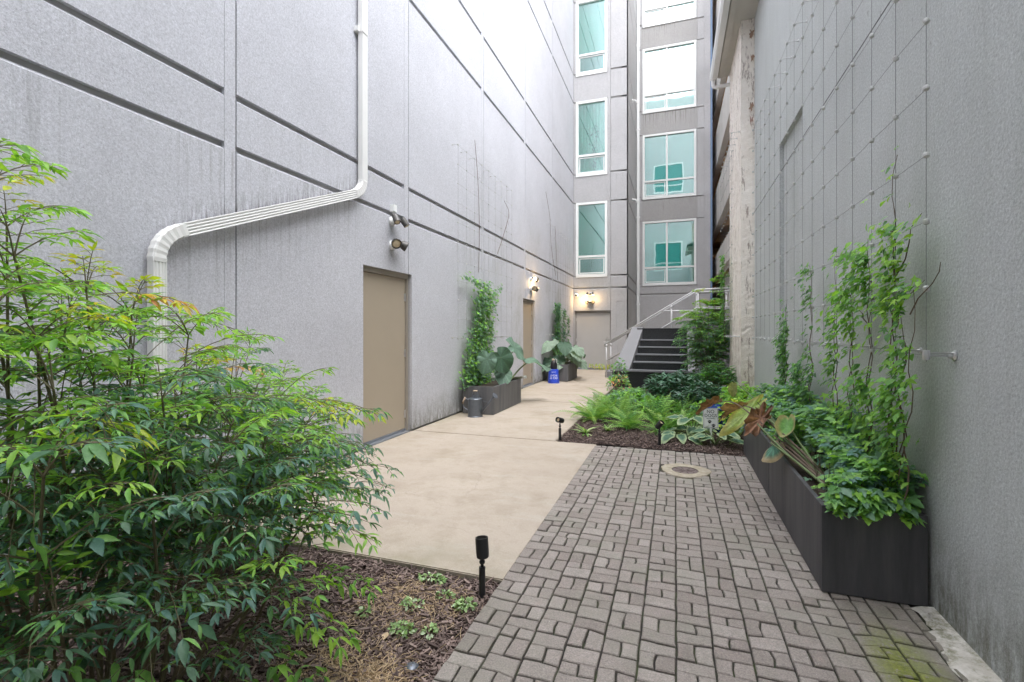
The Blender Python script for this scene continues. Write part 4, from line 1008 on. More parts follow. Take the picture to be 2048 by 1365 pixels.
nandina('heavenly_bamboo_shrub', 'finer leaved green shrub tucked behind the big foreground shrub, against the left wall', (-2.5, 2.05, -.02), canes, 6, L=.30, ls=.036, per=9, low=.12, cane_r=.005, fill=[(-2.3, 2.15, .62, .42, .28, .5, 70)])

# shrub beside the stair
canes = []
for i in range(22):
    a = r.uniform(0, 6.28); q = math.sqrt(r.random()); x = .66 + .40 * q * math.cos(a); y = 10.9 + .45 * q * math.sin(a); z = 2.05 - .75 * q * q - r.random() * .35
    canes.append(((.68 + .1 * math.cos(a), 10.95 + .1 * math.sin(a), 0), (x, y, z), 2 if (z > 1.85 and i % 2) else (1 if z > 1.7 else 0)))
canes += [((.78, 11.1, 0), (.86, 11.2, 2.42), 1), ((.8, 11.0, 0), (.98, 11.0, 2.5), 0), ((.7, 11, 0), (.5, 11.1, 2.2), 2)]
nandina('heavenly_bamboo_shrub', 'rounded dark green shrub before the white brick wall by the end of the railing', (.68, 10.95, 0), canes, 8, L=.34, ls=.055, per=8, low=.35, sep=0, dark=(1, 3, 10, 5, 1), top=(4, 6, 3), fill=[(.64, 10.95, 1.45, .50, .45, .52, 230), (.70, 10.95, .85, .40, .35, .4, 90)])

# ================================================================== PLANTERS
def planter(name, x0, x1, y0, y1, lab, mat, joint=True, h=.473, group='long rectangular planters'):
    t = T(name, ((x0 + x1) / 2, (y0 + y1) / 2, 0), lab, 'planter', group); e = .025; z0 = .006
    build('front', MB().box(x0, x1, y0, y0 + e, z0, h), M[mat], t, bevel=.002)
    build('side', MB().box(x0, x0 + e, y0 + e + .0005, y1 - e - .0005, z0, h - .0005), M[mat], t, bevel=.002)
    build('side', MB().box(x1 - e, x1, y0 + e + .0005, y1 - e - .0005, z0, h - .0005), M[mat], t)
    build('back', MB().box(x0, x1, y1 - e, y1, z0, h), M[mat], t, bevel=.002)
    build('soil', MB().box(x0 + e + .001, x1 - e - .001, y0 + e + .001, y1 - e - .001, .02, h - .045), M['soil'], t)
    return t
planter('planter', .752, 1.222, 3.0, 4.545, 'nearest black planter against the grey right wall, wilted elephant ear in it', 'planter')
planter('planter', .752, 1.222, 4.553, 6.13, 'second dark planter behind the nearest one along the right wall', 'planter')
planter('planter', -3.43, -2.87, 7.49, 9.0, 'grey planter on the left wall with climbing ivy, watering can in front', 'planter_old')
planter('planter', -3.40, -2.79, 13.0, 14.3, 'grey planter at the far end of the left wall, blue bucket beside it', 'planter_old')

# mound of leafy ground cover on the right planters
gc = T('ground_cover', (1.0, 4.4, .43), 'mass of jagged green leaves overflowing the planters along the right wall', 'plant'); F = Fol(); W = MB(); r = random.Random(31)
for i in range(3300):
    y = 3.04 + 3.3 * r.random() ** 1.1; x = r.uniform(.80, 1.225)
    top = (.08 + .27 * math.sin(min(1, (x - .76) / .3) * 1.57)) * (1.05 if y > 3.5 else .6 + .8 * (y - 3.0)) + .05 * math.sin(y * 5) + .03 * math.sin(x * 22 + y * 9)
    z = .44 + top * (1 - r.random() ** 2.0 * .8)
    if (y < 3.3 and x < .84) or (x < .91 and 3.3 < y < 4.15 and z > .47): continue
    a = r.uniform(0, 6.28); d = Vector((math.cos(a) - .3, math.sin(a) - .3, -.12 + r.gauss(0, .12))).normalized(); up = Vector((-.15, -.25, 1)) + rv(r, .22); sd_ = d.cross(up).normalized(); c_ = r.choice((3, 3, 1, 4, 1, 10, 5)); l_ = r.uniform(.035, .065)
    for aa, ll in ((-1.0, .8), (0, 1), (1.0, .8)):
        if r.random() < .08: continue
        F.put(r.choice(('serrate', 'serrate', 'palm')), Vector((x, y, z)) + (d * math.cos(aa) + sd_ * math.sin(aa)) * .008, d * math.cos(aa) + sd_ * math.sin(aa), up + rv(r, .12), l_ * ll * r.uniform(.8, 1.2), 1, c_)
for i in range(260):  # leaves hanging over the near rim
    x = r.uniform(.80, 1.16); y = 3.0 - r.random() * .05 + .1 * r.random(); F.put(r.choice(('palm', 'serrate')), (x, y, .49 + r.random() * .09 - .04 * (y < 3.0)), Vector((r.gauss(0, .5), -1, -.35)), Vector((0, -.5, 1)) + rv(r, .3), r.uniform(.05, .085), 1, r.choice((3, 4, 1, 10)))
for i in range(220):
    x = r.uniform(.8, 1.2); y = r.uniform(3.1, 6); W.tube([(x, y, .42), (x + r.gauss(0, .03), y + r.gauss(0, .03), .62)], .0018, 3, cap=False)
build('stem', W, M['stem'], gc, normals=False)['kind'] = 'stuff'; F.build('foliage', gc, 'leaf', sep=290, sd=3)

def vine(P, a0, z0, z1, dens, lab, sd, w0=.05, lsz=(.03, .055), cols=(3, 3, 4, 1), off=.12, shoots=(), group='vines climbing the right trellis', sep=0, thin=1., kinds=('serrate', 'oval', 'palm'), patches=None, outv=None):
    vs_ = 1.1; dens *= 1.6; w0 *= 1.35; r = random.Random(sd); t = T('climbing_vine', P(a0, z0, -off), lab, 'vine', group); F = Fol(); W = MB()
    n0 = Vector(P(0, 0, -1)) - Vector(P(0, 0, 0)); al = (Vector(P(1, 0, 0)) - Vector(P(0, 0, 0)))
    def strand(a, z, b, zz, spread, dn):
        k = max(4, int(abs(zz - z) / .12) + 2); ph = r.uniform(0, 6)
        pts = [Vector(P(a + (b - a) * i / k + .018 * math.sin(i * 1.3 + ph), z + (zz - z) * i / k + (.10 * (i / k) * (1 - i / k) * (abs(zz - z) < .3)), -off + .012 * math.cos(i * 1.7 + ph))) for i in range(k + 1)]
        L = sum((pts[i + 1] - pts[i]).length for i in range(k)); W.tube(pts, [.0042 - .0028 * i / k for i in range(k + 1)], 4, cap=False)
        for q in range(int(L * dn)):
            f = r.random(); s = f * k; i = min(k - 1, int(s)); p = pts[i].lerp(pts[i + 1], s - i)
            zf = p.z; m = 1.
            if patches: m = max(.12, min(1., .5 + .9 * math.sin(zf * patches[0] + patches[1])))
            if r.random() > m: continue
            p = p + al * r.gauss(0, spread * (.6 + .6 * m)) + Z * r.gauss(0, .03) + n0 * abs(r.gauss(.01, .035))
            d = al * r.gauss(0, .7) - Z * r.uniform(.1, .9) + n0 * r.uniform(.2, .9); n = n0 * .9 + Z * .9 + rv(r, .35)
            F.put(r.choice(kinds), p, d, n, r.uniform(*lsz) * vs_, 1, r.choice(cols))
    strand(a0, z0, a0 + r.gauss(0, .02), z1, w0, dens)
    if thin: strand(a0 + .05, z0, a0 - .02, z0 + (z1 - z0) * .85, w0, dens * .4)
    for (a, z, b, zz, sp, dn) in shoots: strand(a, z, b, zz, sp, dn)
    build('stem', W, M['vinewood'], t, normals=False)['kind'] = 'stuff'
    F.build('foliage', t, 'leaf', sep=sep, sd=sd)
    return t
PRT = PL('R', 1.24)
vine(PRT, 3.02, .55, 1.50, 150, 'leafy vine on the trellis column closest to the camera', 41, shoots=[(3.0, .5, 2.88, 1.62, .04, 60), (2.9, 1.5, 2.6, 1.72, .01, 12)], sep=60, patches=(6, 1))
vine(PRT, 3.118, .55, 2.36, 200, 'tallest vine, on the second trellis column from the camera, small leaves at its tip', 42, w0=.045, lsz=(.028, .05), sep=150, patches=(7, 2), cols=(4, 3, 4, 6, 1),
     shoots=[(3.1, 1.70, 2.80, 1.98, .02, 120), (3.1, 1.45, 2.82, 1.66, .03, 180), (3.12, 1.95, 3.35, 1.98, .03, 110), (3.1, 1.5, 3.5, 1.62, .04, 150)])
vine(PRT, 3.451, .55, 1.98, 190, 'vine on the third trellis column, spreading at its top', 43, sep=90, patches=(8, 0), cols=(4, 3, 4, 3, 1), shoots=[(3.45, 1.83, 3.8, 1.92, .04, 190), (3.45, 1.45, 3.75, 1.55, .04, 150)])
vine(PRT, 3.784, .55, 1.95, 170, 'vine on the fourth trellis column from the camera, wide leafy top', 44, sep=50, patches=(7, 3), cols=(4, 3, 4, 3), shoots=[(3.78, 1.88, 4.15, 1.96, .05, 230), (3.78, 1.6, 4.1, 1.68, .05, 160)])
vine(PRT, 4.117, .55, 1.90, 120, 'thinner vine on the fifth trellis column from the camera', 45, patches=(6, 0), cols=(3, 1, 4))
vine(PRT, 4.783, .5, 1.98, 130, 'slender dark vine in the middle of the right trellis', 46, patches=(7, 1), cols=(1, 3, 0))
vine(PRT, 5.782, .4, 1.75, 330, 'dense narrow column of leaves on the right trellis beside the recessed wall panel', 47, w0=.06, cols=(1, 3, 0, 1), patches=(5, 2))
vine(PRT, 5.12, .45, 1.1, 330, 'short leafy vine between the taller ones low on the right trellis', 48, w0=.06, cols=(1, 3, 0, 1))
vine(PL('R', 1.04), 10.3, 1.2, 2.9, 90, 'sparse vine climbing the far end of the white brick wall trellis', 49, group=None, cols=(1, 3), lsz=(.04, .07))

PLL = PL('L', -3.5)
va = vine(PLL, 8.25, .45, 2.33, 400, 'thick ivy column climbing the left trellis from the nearer grey planter', 51, w0=.13, lsz=(.035, .065), cols=(1, 10, 3, 10, 4), group='ivy on the left wall trellises', kinds=('ivy', 'serrate', 'palm'), off=.10,
     shoots=[(8.2, 2.2, 7.45, 2.34, .06, 110), (7.75, .45, 8.0, 1.5, .22, 420), (7.7, .45, 7.8, 1.2, .15, 330), (8.5, 1.9, 9.2, 2.35, .10, 90), (8.6, 1.2, 8.7, 2.2, .12, 200), (8.3, .45, 8.6, 1.0, .25, 300)])
vine(PLL, 14.2, .45, 2.25, 330, 'darker ivy column climbing the left trellis from the far planter', 52, w0=.12, lsz=(.05, .085), cols=(0, 1, 5), group='ivy on the left wall trellises', kinds=('ivy', 'serrate'), off=.10,
     shoots=[(14.9, .5, 15.2, 2.1, .10, 200), (13.7, .5, 13.9, 1.3, .12, 120), (15.6, .6, 15.7, 1.9, .06, 120)])
# bare twigs left on the wall
for i, (pts, lab) in enumerate((([(13.2, 5.35), (13.6, 4.7), (13.9, 3.9), (14.4, 3.1)], 'long bare twig hanging down the left wall near the far corner'), ([(14.3, 4.6), (14.4, 3.8), (14.7, 3.0)], 'shorter bare twig beside the long one near the far corner'),
                              ([(8.1, 4.9), (8.2, 4.2), (8.35, 3.4), (8.3, 2.5)], 'bare dry twig on the left trellis above the ivy'), ([(9.7, 4.2), (9.95, 4.0), (9.8, 3.6), (9.3, 3.0)], 'curled bare twig right of the ivy on the left trellis'))):
    q = [Vector((-3.47 + .02 * math.sin(k * 2), a, z)) for k, (a, z) in enumerate(pts)]
    mb = MB().tube(bez(q, 6), .0045, 5); bz = bez(q, 6)
    for k in range(3, len(bz) - 1, 3): mb.tube([bz[k], bz[k] + Vector((.01, rnd.uniform(-.12, .12), rnd.uniform(-.12, .12)))], .002, 4)
    tag(build('bare_twig', mb, M['vinewood']), lab, 'twig')

# elephant ears
def big_leaf(parent, base_, tip, up, W_, col, name='leaf', curl=.25, wav=.05, sd=1, edge=None, mat='leaf_dull', curlx=0., lab=None, vein=.25, crump=0.):
    """heart-shaped leaf with raised veins; petiole joins near the notch"""
    r = random.Random(sd); base_ = Vector(base_); tip = Vector(tip); y = tip - base_; L = y.length; y.normalize(); up = Vector(up); n = (up - y * up.dot(y)).normalized(); x = y.cross(n)
    NA, NR = 44, 7; V = []; C = []; Fc = []; ph = r.uniform(0, 6)
    c0 = .28
    for j in range(NR + 1):
        q = j / NR
        for i in range(NA):
            a = 2 * math.pi * i / NA  # 0 = towards tip
            rad = .60 * (1 + .22 * math.cos(a)) * (1 - .16 * math.exp(-((a - math.pi) / .22) ** 2) * 2.3)
            if abs(math.sin(a)) > 0: rad *= 1 - .10 * math.sin(a) ** 2
            if a < .6 or a > 2 * math.pi - .6: rad *= 1 + .12 * (1 - min(a, 2 * math.pi - a) / .6)
            if crump > .04: rad *= 1 + .10 * math.sin(a * 13 + ph) + .06 * math.sin(a * 7)
            px = math.sin(a) * rad * q * W_ / L * 1.0; py = c0 + math.cos(a) * rad * q
            rib = abs(math.sin(a * 5.5)); z = .022 * rib * q * (1 - q * .4) + wav * q * q * math.sin(a * 5 + ph) * .6 - curl * max(0, py - c0) ** 2 + curlx * (px * L / W_) ** 2 * 1.6
            z += crump * q * (math.sin(a * 9 + ph * 2) * .5 + math.sin(a * 4 + q * 5 + ph) * .6 + r.gauss(0, .45)); py += crump * q * .8 * math.sin(a * 6 + ph); p = base_ + x * (px * L) + y * (py * L) + n * (z * L); V.append(tuple(p))
            vn = 1 + vein * (1 - rib) ** 3 * (.4 + .6 * q); cc = [k * vn for k in col]
            if crump > .04: mo = (.55 + .75 * r.random()) * (1.25 - .5 * q * q); cc = [k * mo for k in cc]
            if edge and q > .8: cc = list(edge)
            elif edge and q > .66: cc = [(k + e) / 2 for k, e in zip(cc, edge)]
            C.append((*cc, 1))
    for j in range(NR):
        for i in range(NA): Fc.append((j * NA + i, j * NA + (i + 1) % NA, (j + 1) * NA + (i + 1) % NA, (j + 1) * NA + i))
    mb = MB(); mb.v = V; mb.f = Fc; mb.m = [0] * len(Fc)
    o = build(name, mb, M[mat], parent, smooth=True, tint=C, normals=False)
    if lab: label(o, lab)
    return o
def petiole(parent, a, b, r0=.012, sag=.1, mat='stem_green', bow=(0, 0, 0)):
    a = Vector(a); b = Vector(b); m = a.lerp(b, .55) + Z * sag + Vector(bow); pts = bez([a, m, b], 6); k = len(pts)
    build('stalk', MB().tube(pts, [r0 * (1.2 - .6 * i / (k - 1)) for i in range(k)], 8), M[mat], parent, smooth=True)
M['stem_green'] = simple('green_stalk', (.12, .17, .06), .5, var=.3)
GG = (.12, .20, .155); DG = (.06, .12, .08)
e1 = T('elephant_ear_plant', (-3.05, 8.35, .43), 'elephant ear plant with broad veined leaves in the nearer grey planter on the left', 'plant')
for i, (b0, tp, up, w_, c) in enumerate([((-2.95, 8.55, 1.13), (-2.75, 8.95, .98), (.35, -.75, .75), .46, GG), ((-3.02, 8.05, 1.02), (-2.82, 8.2, .72), (.6, -.8, .35), .42, DG), ((-3.15, 7.95, 1.0), (-3.2, 7.85, .68), (.3, -1, .3), .34, GG),
                                         ((-2.85, 9.0, .86), (-2.35, 9.3, .72), (.1, -.2, 1), .36, GG), ((-3.0, 8.3, .72), (-2.9, 8.1, .48), (.5, -.8, .3), .30, GG)]):
    big_leaf(e1, b0, tp, up, w_, c, sd=i + 5, curl=.3, wav=.10, vein=.5); petiole(e1, (-3.05 + .03 * i, 8.3 + .05 * i, .43), Vector(b0).lerp(Vector(tp), .28), .016, .04)
e2 = T('elephant_ear_plant', (-3.1, 13.6, .43), 'pale leaved elephant ear plant in the far grey planter by the end door', 'plant'); r = random.Random(77)
PG = (.22, .30, .245)
for i in range(17):
    a = r.uniform(-2.4, 1.6); rad = r.uniform(.22, .62); zc = r.uniform(.62, 1.22) - rad * .25; c = Vector((-3.05 + rad * .85 * math.cos(a), 13.55 + rad * math.sin(a), zc))
    if c.x < -3.38: c.x = -3.34
    d = Vector((math.cos(a), math.sin(a), -.55)).normalized(); L = r.uniform(.30, .44)
    big_leaf(e2, c, c + d * L, Vector((.15, -.45, 1)), L * .85, PG if i % 4 else DG, sd=i + 30, curl=.45, wav=.10, vein=.4); petiole(e2, (-3.1 + r.gauss(0, .04), 13.6 + r.gauss(0, .04), .43), c + d * L * .28, .013, .03)

# wilted elephant ear leaning out of the right planter
e3 = T('elephant_ear_plant', (.93, 3.55, .43), 'wilted elephant ear with brown curled leaves leaning out of the nearest black planter', 'plant')
BR = (.235, .125, .085); BR2 = (.32, .20, .12); YG = (.60, .76, .34)
M['stem_brown'] = simple('withered_stalk', (.12, .085, .06), .8, var=.3)
base3 = (.93, 3.5, .44)
stalks = [(.60, 4.10, .70), (.72, 4.3, .74), (.67, 3.95, .60), (.80, 4.1, .72), (.66, 4.05, .62), (.70, 3.9, .58)]
for i in range(7): petiole(e3, (.90 + .012 * i, 3.40 + .03 * i, .44), (.66 + .02 * i, 3.92 + .05 * (i % 4), .60 + .018 * (i % 5)), .009, .01, 'stem_brown' if i % 3 else 'stem_green')
for i, s_ in enumerate(stalks): petiole(e3, (base3[0] + .015 * i - .03, base3[1] + .02 * i, .44), s_, .010, -.02, 'stem_brown' if i in (2, 4, 5) else 'stem_green')
big_leaf(e3, (.68, 4.26, .78), (.54, 4.12, .59), (-.3, -1, .35), .125, BR, sd=3, curl=-.35, wav=.20, curlx=.45, crump=.10, lab='large crinkled brown dead leaf', vein=.9)
big_leaf(e3, (.74, 4.94, .76), (.43, 5.02, .43), (-.35, -1, .25), .13, YG, sd=4, curl=.15, wav=.08, curlx=.12, crump=.02, lab='long yellowing green leaf with withered edge', edge=(.52, .50, .18))
petiole(e3, (.93, 4.3, .46), (.68, 4.92, .68), .008, .05, 'stem_green')
big_leaf(e3, (.42, 5.15, .72), (.22, 5.10, .62), (-.1, -.8, .6), .06, BR, sd=6, crump=.05, curl=.3, wav=.15, curlx=.7, lab='rolled brown leaf over the sign')
big_leaf(e3, (.58, 4.75, .74), (.40, 4.85, .61), (-.1, -.8, .6), .06, BR2, sd=7, crump=.05, curl=.3, wav=.15, curlx=.8, lab='rolled brown leaf at the corner of the sign')
petiole(e3, (.66, 4.1, .68), (.40, 5.1, .73), .006, .06, 'stem_brown'); petiole(e3, (.75, 4.1, .65), (.57, 4.75, .75), .007, .04, 'stem_brown')
big_leaf(e3, (.71, 3.92, .60), (.60, 3.83, .50), (-.6, -.6, .7), .12, (.06, .16, .11), sd=8, curl=.2, wav=.06, curlx=-.5, lab='folded green leaf hanging over the planter rim', edge=(.35, .27, .17), vein=1.2)
big_leaf(e3, (.80, 4.05, .76), (.76, 3.9, .62), (-.5, -1, .4), .12, (.14, .30, .08), sd=9, curl=-.5, wav=.06, curlx=.6, lab='cupped fresh green leaf', edge=(.34, .30, .14))
big_leaf(e3, (.56, 5.3, .88), (.55, 5.28, .76), (-.4, -1, .3), .08, (.25, .27, .10), sd=10, curl=.2, wav=.1, curlx=.5)
petiole(e3, (.9, 4.6, .5), (.55, 5.3, .92), .005, .04, 'stem_green')

# ================================================================== FAR PLANTING BED
FP = [(.19, .38, .10), (.27, .47, .12), (.38, .54, .17), (.10, .26, .07), (.36, .46, .10), (.36, .28, .10)]
def fern(x, y, h, n, lab, sd, cols=(0, 1, 1, 2, 3)):
    r = random.Random(sd); t = T('fern', (x, y, 0), lab, 'fern', 'ferns in the far bed'); F = Fol()
    for i in range(n):
        a = r.uniform(0, 6.28); el = r.uniform(.35, 1.3); d = Vector((math.cos(a) * math.cos(el), math.sin(a) * math.cos(el), math.sin(el)))
        F.put(r.choice(('frond', 'frond2')), (x + r.gauss(0, .035), y + r.gauss(0, .035), .01), d, Vector((-d.x, -d.y, 1.2)) * .6 + Z + rv(r, .12), h * r.uniform(.75, 1.2), r.uniform(.8, 1.15), r.choice(cols))
    F.build('dry_fronds', t, 'leaf_dull', sep=0, pal=FP, sd=sd) if False else None
    F.build('fronds', t, 'leaf_dull', sep=min(n, 40), pal=FP, sd=sd, part='frond')
FL = [(-1.22, 7.55, .50, 42, 'yellow green fern at the left corner of the bed next to the walk'), (-1.15, 8.3, .50, 30, 'fern on the left edge of the bed, second from the walk corner'), (-.62, 7.05, .42, 44, 'dense fern left of the middle of the bed front'),
      (-.85, 7.9, .52, 30, 'bright fern behind the two front left ferns'), (-.12, 7.0, .42, 42, 'fern just behind the middle spotlight'), (-.30, 7.7, .52, 38, 'tall bright fern in the centre of the bed'), (.14, 7.25, .42, 34, 'fern left of the no dogs sign'),
      (-1.2, 9.3, .46, 22, 'small pale fern far back along the walk'), (.05, 7.95, .5, 28, 'fern behind and left of the no dogs sign'), (.72, 6.75, .26, 18, 'small fern low beside the end of the right planters')]
for i, a in enumerate(FL): fern(*a, 60 + i)

def leafy(name, lab, x, y, rx, ry, h, n, kinds, lsz, cols, sd, pal=GREENS, w=1., mat='leaf', up=.9, sep=0, cat='shrub', whorl=0, group=None, base_z=0.0):
    r = random.Random(sd); t = T(name, (x, y, base_z), lab, cat, group); F = Fol(); W = MB()
    for i in range(n):
        a = r.uniform(0, 6.28); q = math.sqrt(r.random()); dome = math.sqrt(max(0, 1 - q * q)); hz = h * (.25 + .75 * dome * (.6 + .4 * r.random())) if not whorl else h * (.35 + .65 * dome) * r.uniform(.75, 1.05)
        p = Vector((x + rx * q * math.cos(a), y + ry * q * math.sin(a), base_z + hz))
        if whorl:
            W.tube([(x + rx * .5 * q * math.cos(a), y + ry * .5 * q * math.sin(a), base_z), (x + rx * .85 * q * math.cos(a), y + ry * .85 * q * math.sin(a), base_z + hz * .6), tuple(p)], .004, 4, cap=False)
            a1 = r.uniform(0, 6.28)
            for k in range(whorl):
                b = a1 + 2.4 * k; el = r.uniform(-.25, .7); F.put(r.choice(kinds), p - Z * (.03 * k * h), (math.cos(b) * math.cos(el), math.sin(b) * math.cos(el), math.sin(el)), Z + rv(r, .25), r.uniform(*lsz), w, r.choice(cols))
        else:
            d = Vector((math.cos(a), math.sin(a), r.uniform(-.5, .5))) + rv(r, .5); F.put(r.choice(kinds), p, d, Z * up + Vector((0, -.3, 0)) + rv(r, .4), r.uniform(*lsz), w, r.choice(cols))
            if i % 9 == 0: W.tube([(x + rx * .5 * q * math.cos(a), y + ry * .5 * q * math.sin(a), base_z), tuple(p)], .003, 3, cap=False)
    if W.v: build('stem', W, M['stem'], t, normals=False)['kind'] = 'stuff'
    F.build('foliage', t, mat, sep=sep, pal=pal, sd=sd); return t
DK = [(.035, .10, .06), (.06, .15, .09), (.10, .21, .14), (.05, .13, .075), (.09, .24, .05), (.16, .32, .05)]
leafy('evergreen_shrub', 'low dark shrub with long glossy leaves in front of the black steps', .02, 9.3, .62, .55, .66, 95, ('lance',), (.13, .20), (0, 1, 2, 1, 3), 71, pal=DK, w=.8, mat='leaf_gloss', whorl=9)
leafy('evergreen_shrub', 'dark glossy shrub in the centre of the bed, behind the sign', .45, 8.5, .45, .5, .55, 75, ('lance',), (.12, .18), (0, 1, 2, 3), 72, pal=DK, w=.8, mat='leaf_gloss', whorl=9)
leafy('evergreen_shrub', 'long leaved light green shrub right of the black steps under the round shrub', .75, 9.6, .50, .45, .78, 80, ('lance',), (.12, .19), (2, 4, 1, 4), 73, pal=DK, w=.8, whorl=8)
leafy('leafy_plant', 'bright green leafy plant against the foot of the white brick wall', .95, 8.2, .30, .5, .62, 520, ('serrate', 'oval', 'lance'), (.06, .10), (3, 4, 6, 4), 74, cat='plant')
leafy('leafy_plant', 'yellow green plant between the wall trellis and the wilted leaves', .85, 7.1, .32, .5, .50, 520, ('serrate', 'oval'), (.05, .085), (3, 4, 6, 7), 75, cat='plant')
leafy('leafy_plant', 'pale green leafy plant at the far end of the right planters', 1.0, 6.45, .22, .32, .66, 340, ('serrate', 'palm'), (.05, .08), (3, 10, 4, 1), 76, cat='plant')
leafy('leafy_plant', 'mixed young plant with reddish leaves at the foot of the railing', -1.2, 10.9, .25, .5, .46, 240, ('oval', 'lance'), (.05, .085), (3, 1, 9, 10, 6), 77, cat='plant')
leafy('grassy_plant', 'arching strap leaved plant in front of the granite ledge', -.7, 9.3, .30, .4, .30, 26, ('strap',), (.28, .42), (3, 1, 10), 78, cat='plant', whorl=7, w=.9)
leafy('grassy_plant', 'strap leaved plant among the ferns at the centre of the bed', -.35, 8.5, .25, .3, .26, 20, ('strap',), (.26, .38), (3, 4, 1), 79, cat='plant', whorl=7, w=.9)
leafy('leafy_plant', 'low green plant filling the gap behind the left ferns', -.8, 8.8, .45, .5, .36, 420, ('oval', 'serrate'), (.05, .09), (3, 1, 4, 10), 80, cat='plant')
leafy('leafy_plant', 'low dark plant under the dead leaves behind the sign', .55, 7.6, .35, .4, .42, 420, ('oval', 'serrate'), (.05, .085), (1, 3, 0, 4), 81, cat='plant')
leafy('leafy_plant', 'airy seedling plant rising before the left end of the granite ledge', -1.28, 11.8, .2, .3, .75, 110, ('oval', 'lance'), (.06, .09), (1, 3, 10), 82, cat='plant')

# hostas
def hosta(x, y, lab, sd, n=14, L0=.17, H=.22):
    r = random.Random(sd); t = T('hosta', (x, y, 0), lab, 'hosta', 'hostas near the sign')
    for i in range(n):
        a = 2.4 * i + r.gauss(0, .2); el = r.uniform(.15, .8); rad = .05 + .14 * r.random(); c = Vector((x + rad * math.cos(a), y + rad * math.sin(a), H * r.uniform(.35, 1))); d = Vector((math.cos(a), math.sin(a), -.25 + el * .3)).normalized(); L = L0 * r.uniform(.75, 1.15)
        big_leaf(t, c, c + d * L, Vector((-.1, -.35, 1)), L * .55, (.07, .16, .10), sd=sd * 31 + i, curl=.35, wav=.05, edge=(.33, .42, .24), mat='leaf_dull', vein=.2); petiole(t, (x, y, 0), c + d * L * .3, .005, .02, 'stem_green')
hosta(.47, 6.45, 'cream edged hosta in front of the no dogs sign', 3, 15); hosta(.22, 6.85, 'cream edged hosta left of the no dogs sign', 4, 12, .22, .28); hosta(.05, 6.6, 'low spreading hosta beside the pavers, left of the sign hosta', 5, 9, .2, .12)
# striped grass tufts
for i, (x, y, s_, lab) in enumerate([(-1.16, 6.55, .19, 'larger striped grass tuft beside the left spotlight'), (-.90, 6.83, .12, 'smaller striped grass tuft on the mulch')]):
    t = T('striped_grass', (x, y, 0), lab, 'plant'); F = Fol(); r = random.Random(90 + i)
    for k in range(22): a = r.uniform(0, 6.28); el = r.uniform(.3, 1.2); F.put('strap', (x, y, 0), (math.cos(a) * math.cos(el), math.sin(a) * math.cos(el), math.sin(el)), Z, s_ * r.uniform(.7, 1.1), 1.5, k % 2)
    F.build('blades', t, 'leaf_dull', sep=22, pal=[(.20, .36, .10), (.45, .52, .28)], sd=i, part='blade')

# ================================================================== FOREGROUND BED DETAIL
def straw(name, lab, spots, n, sd, H, z=.012, L=(.05, .16), rad=.0013):
    r = random.Random(sd); mb = MB()
    for i in range(n):
        cx, cy, sx, sy = r.choice(spots); p = Vector((r.gauss(cx, sx), r.gauss(cy, sy), 0)); p.z = H(p.x, p.y) + z + r.random() * .012
        if p.x > -.95 or p.y > 2.52: continue
        a = r.uniform(0, 6.28); L_ = r.uniform(*L); pts = [p]; 
        for k in range(5): a += r.gauss(0, .55); p = p + Vector((math.cos(a), math.sin(a), 0)) * L_ / 5; pts.append(Vector((p.x, p.y, H(p.x, p.y) + z + abs(r.gauss(0, .008)))))
        mb.tube(pts, rad * r.uniform(.7, 1.3), 3, cap=False)
    tag(build(name, mb, M['straw'], normals=False), lab, 'dead stems', kind='stuff')
straw('dry_stems', 'tangle of tan dead stems on the mulch beside the near spotlight', [(-1.16, 2.28, .09, .09), (-1.28, 2.12, .10, .08), (-1.40, 2.34, .10, .06), (-1.5, 2.1, .1, .1)], 520, 5, H1)
straw('dry_stems', 'tan dead roots and stems at the bottom edge of the mulch bed', [(-1.27, 1.74, .09, .06), (-1.20, 1.64, .08, .06), (-1.42, 1.68, .10, .07)], 520, 6, H1, L=(.06, .2), rad=.0017)
LM = [(.28, .42, .18), (.50, .60, .42), (.20, .33, .12), (.38, .52, .26)]
for i, (x, y, rx, ry, n, lab) in enumerate([(-1.32, 2.46, .08, .03, 80, 'pale variegated clump at the edge of the concrete slab'), (-1.03, 2.27, .05, .05, 90, 'pale variegated clump at the foot of the near spotlight'), (-1.235, 2.0, .06, .04, 80, 'pale variegated clump in the middle of the mulch bed'),
                                            (-1.10, 2.03, .03, .03, 30, 'tiny sprig right of the middle variegated clump'), (-1.29, 2.2, .06, .05, 40, 'loose variegated sprig among the dead stems'), (-1.48, 2.05, .03, .03, 22, 'tiny sprig under the tips of the big shrub'), (-1.17, 2.33, .05, .03, 30, 'small pale sprig between the two larger clumps')]):
    leafy('variegated_ground_plant', lab, x, y, rx, ry, .045, n, ('oval', 'serrate'), (.015, .028), (0, 1, 2, 3), 100 + i, pal=LM, mat='leaf_dull', cat='plant', base_z=H1(x, y) + .008, sep=0)
for i, (x, y, rot, lab) in enumerate([(-1.27, 1.90, .3, 'fallen tan leaf below the middle variegated clump'), (-1.55, 1.30, 2., 'fallen tan leaf near the bottom of the bed under the shrub'), (-1.62, 1.15, .9, 'second fallen tan leaf under the shrub, closer to the camera')]):
    V, Fc = LT['lance']; a = Matrix.Rotation(rot, 3, 'Z'); mb = MB(); mb.add([tuple(a @ Vector((p[0] * .1, p[1] * .07, p[2] * .06)) + Vector((x, y, H1(x, y) + .03))) for p in V], Fc)
    tag(build('fallen_leaf', mb, M['straw'], normals=False), lab, 'leaf')
st_ = MB(); bm_ = [];
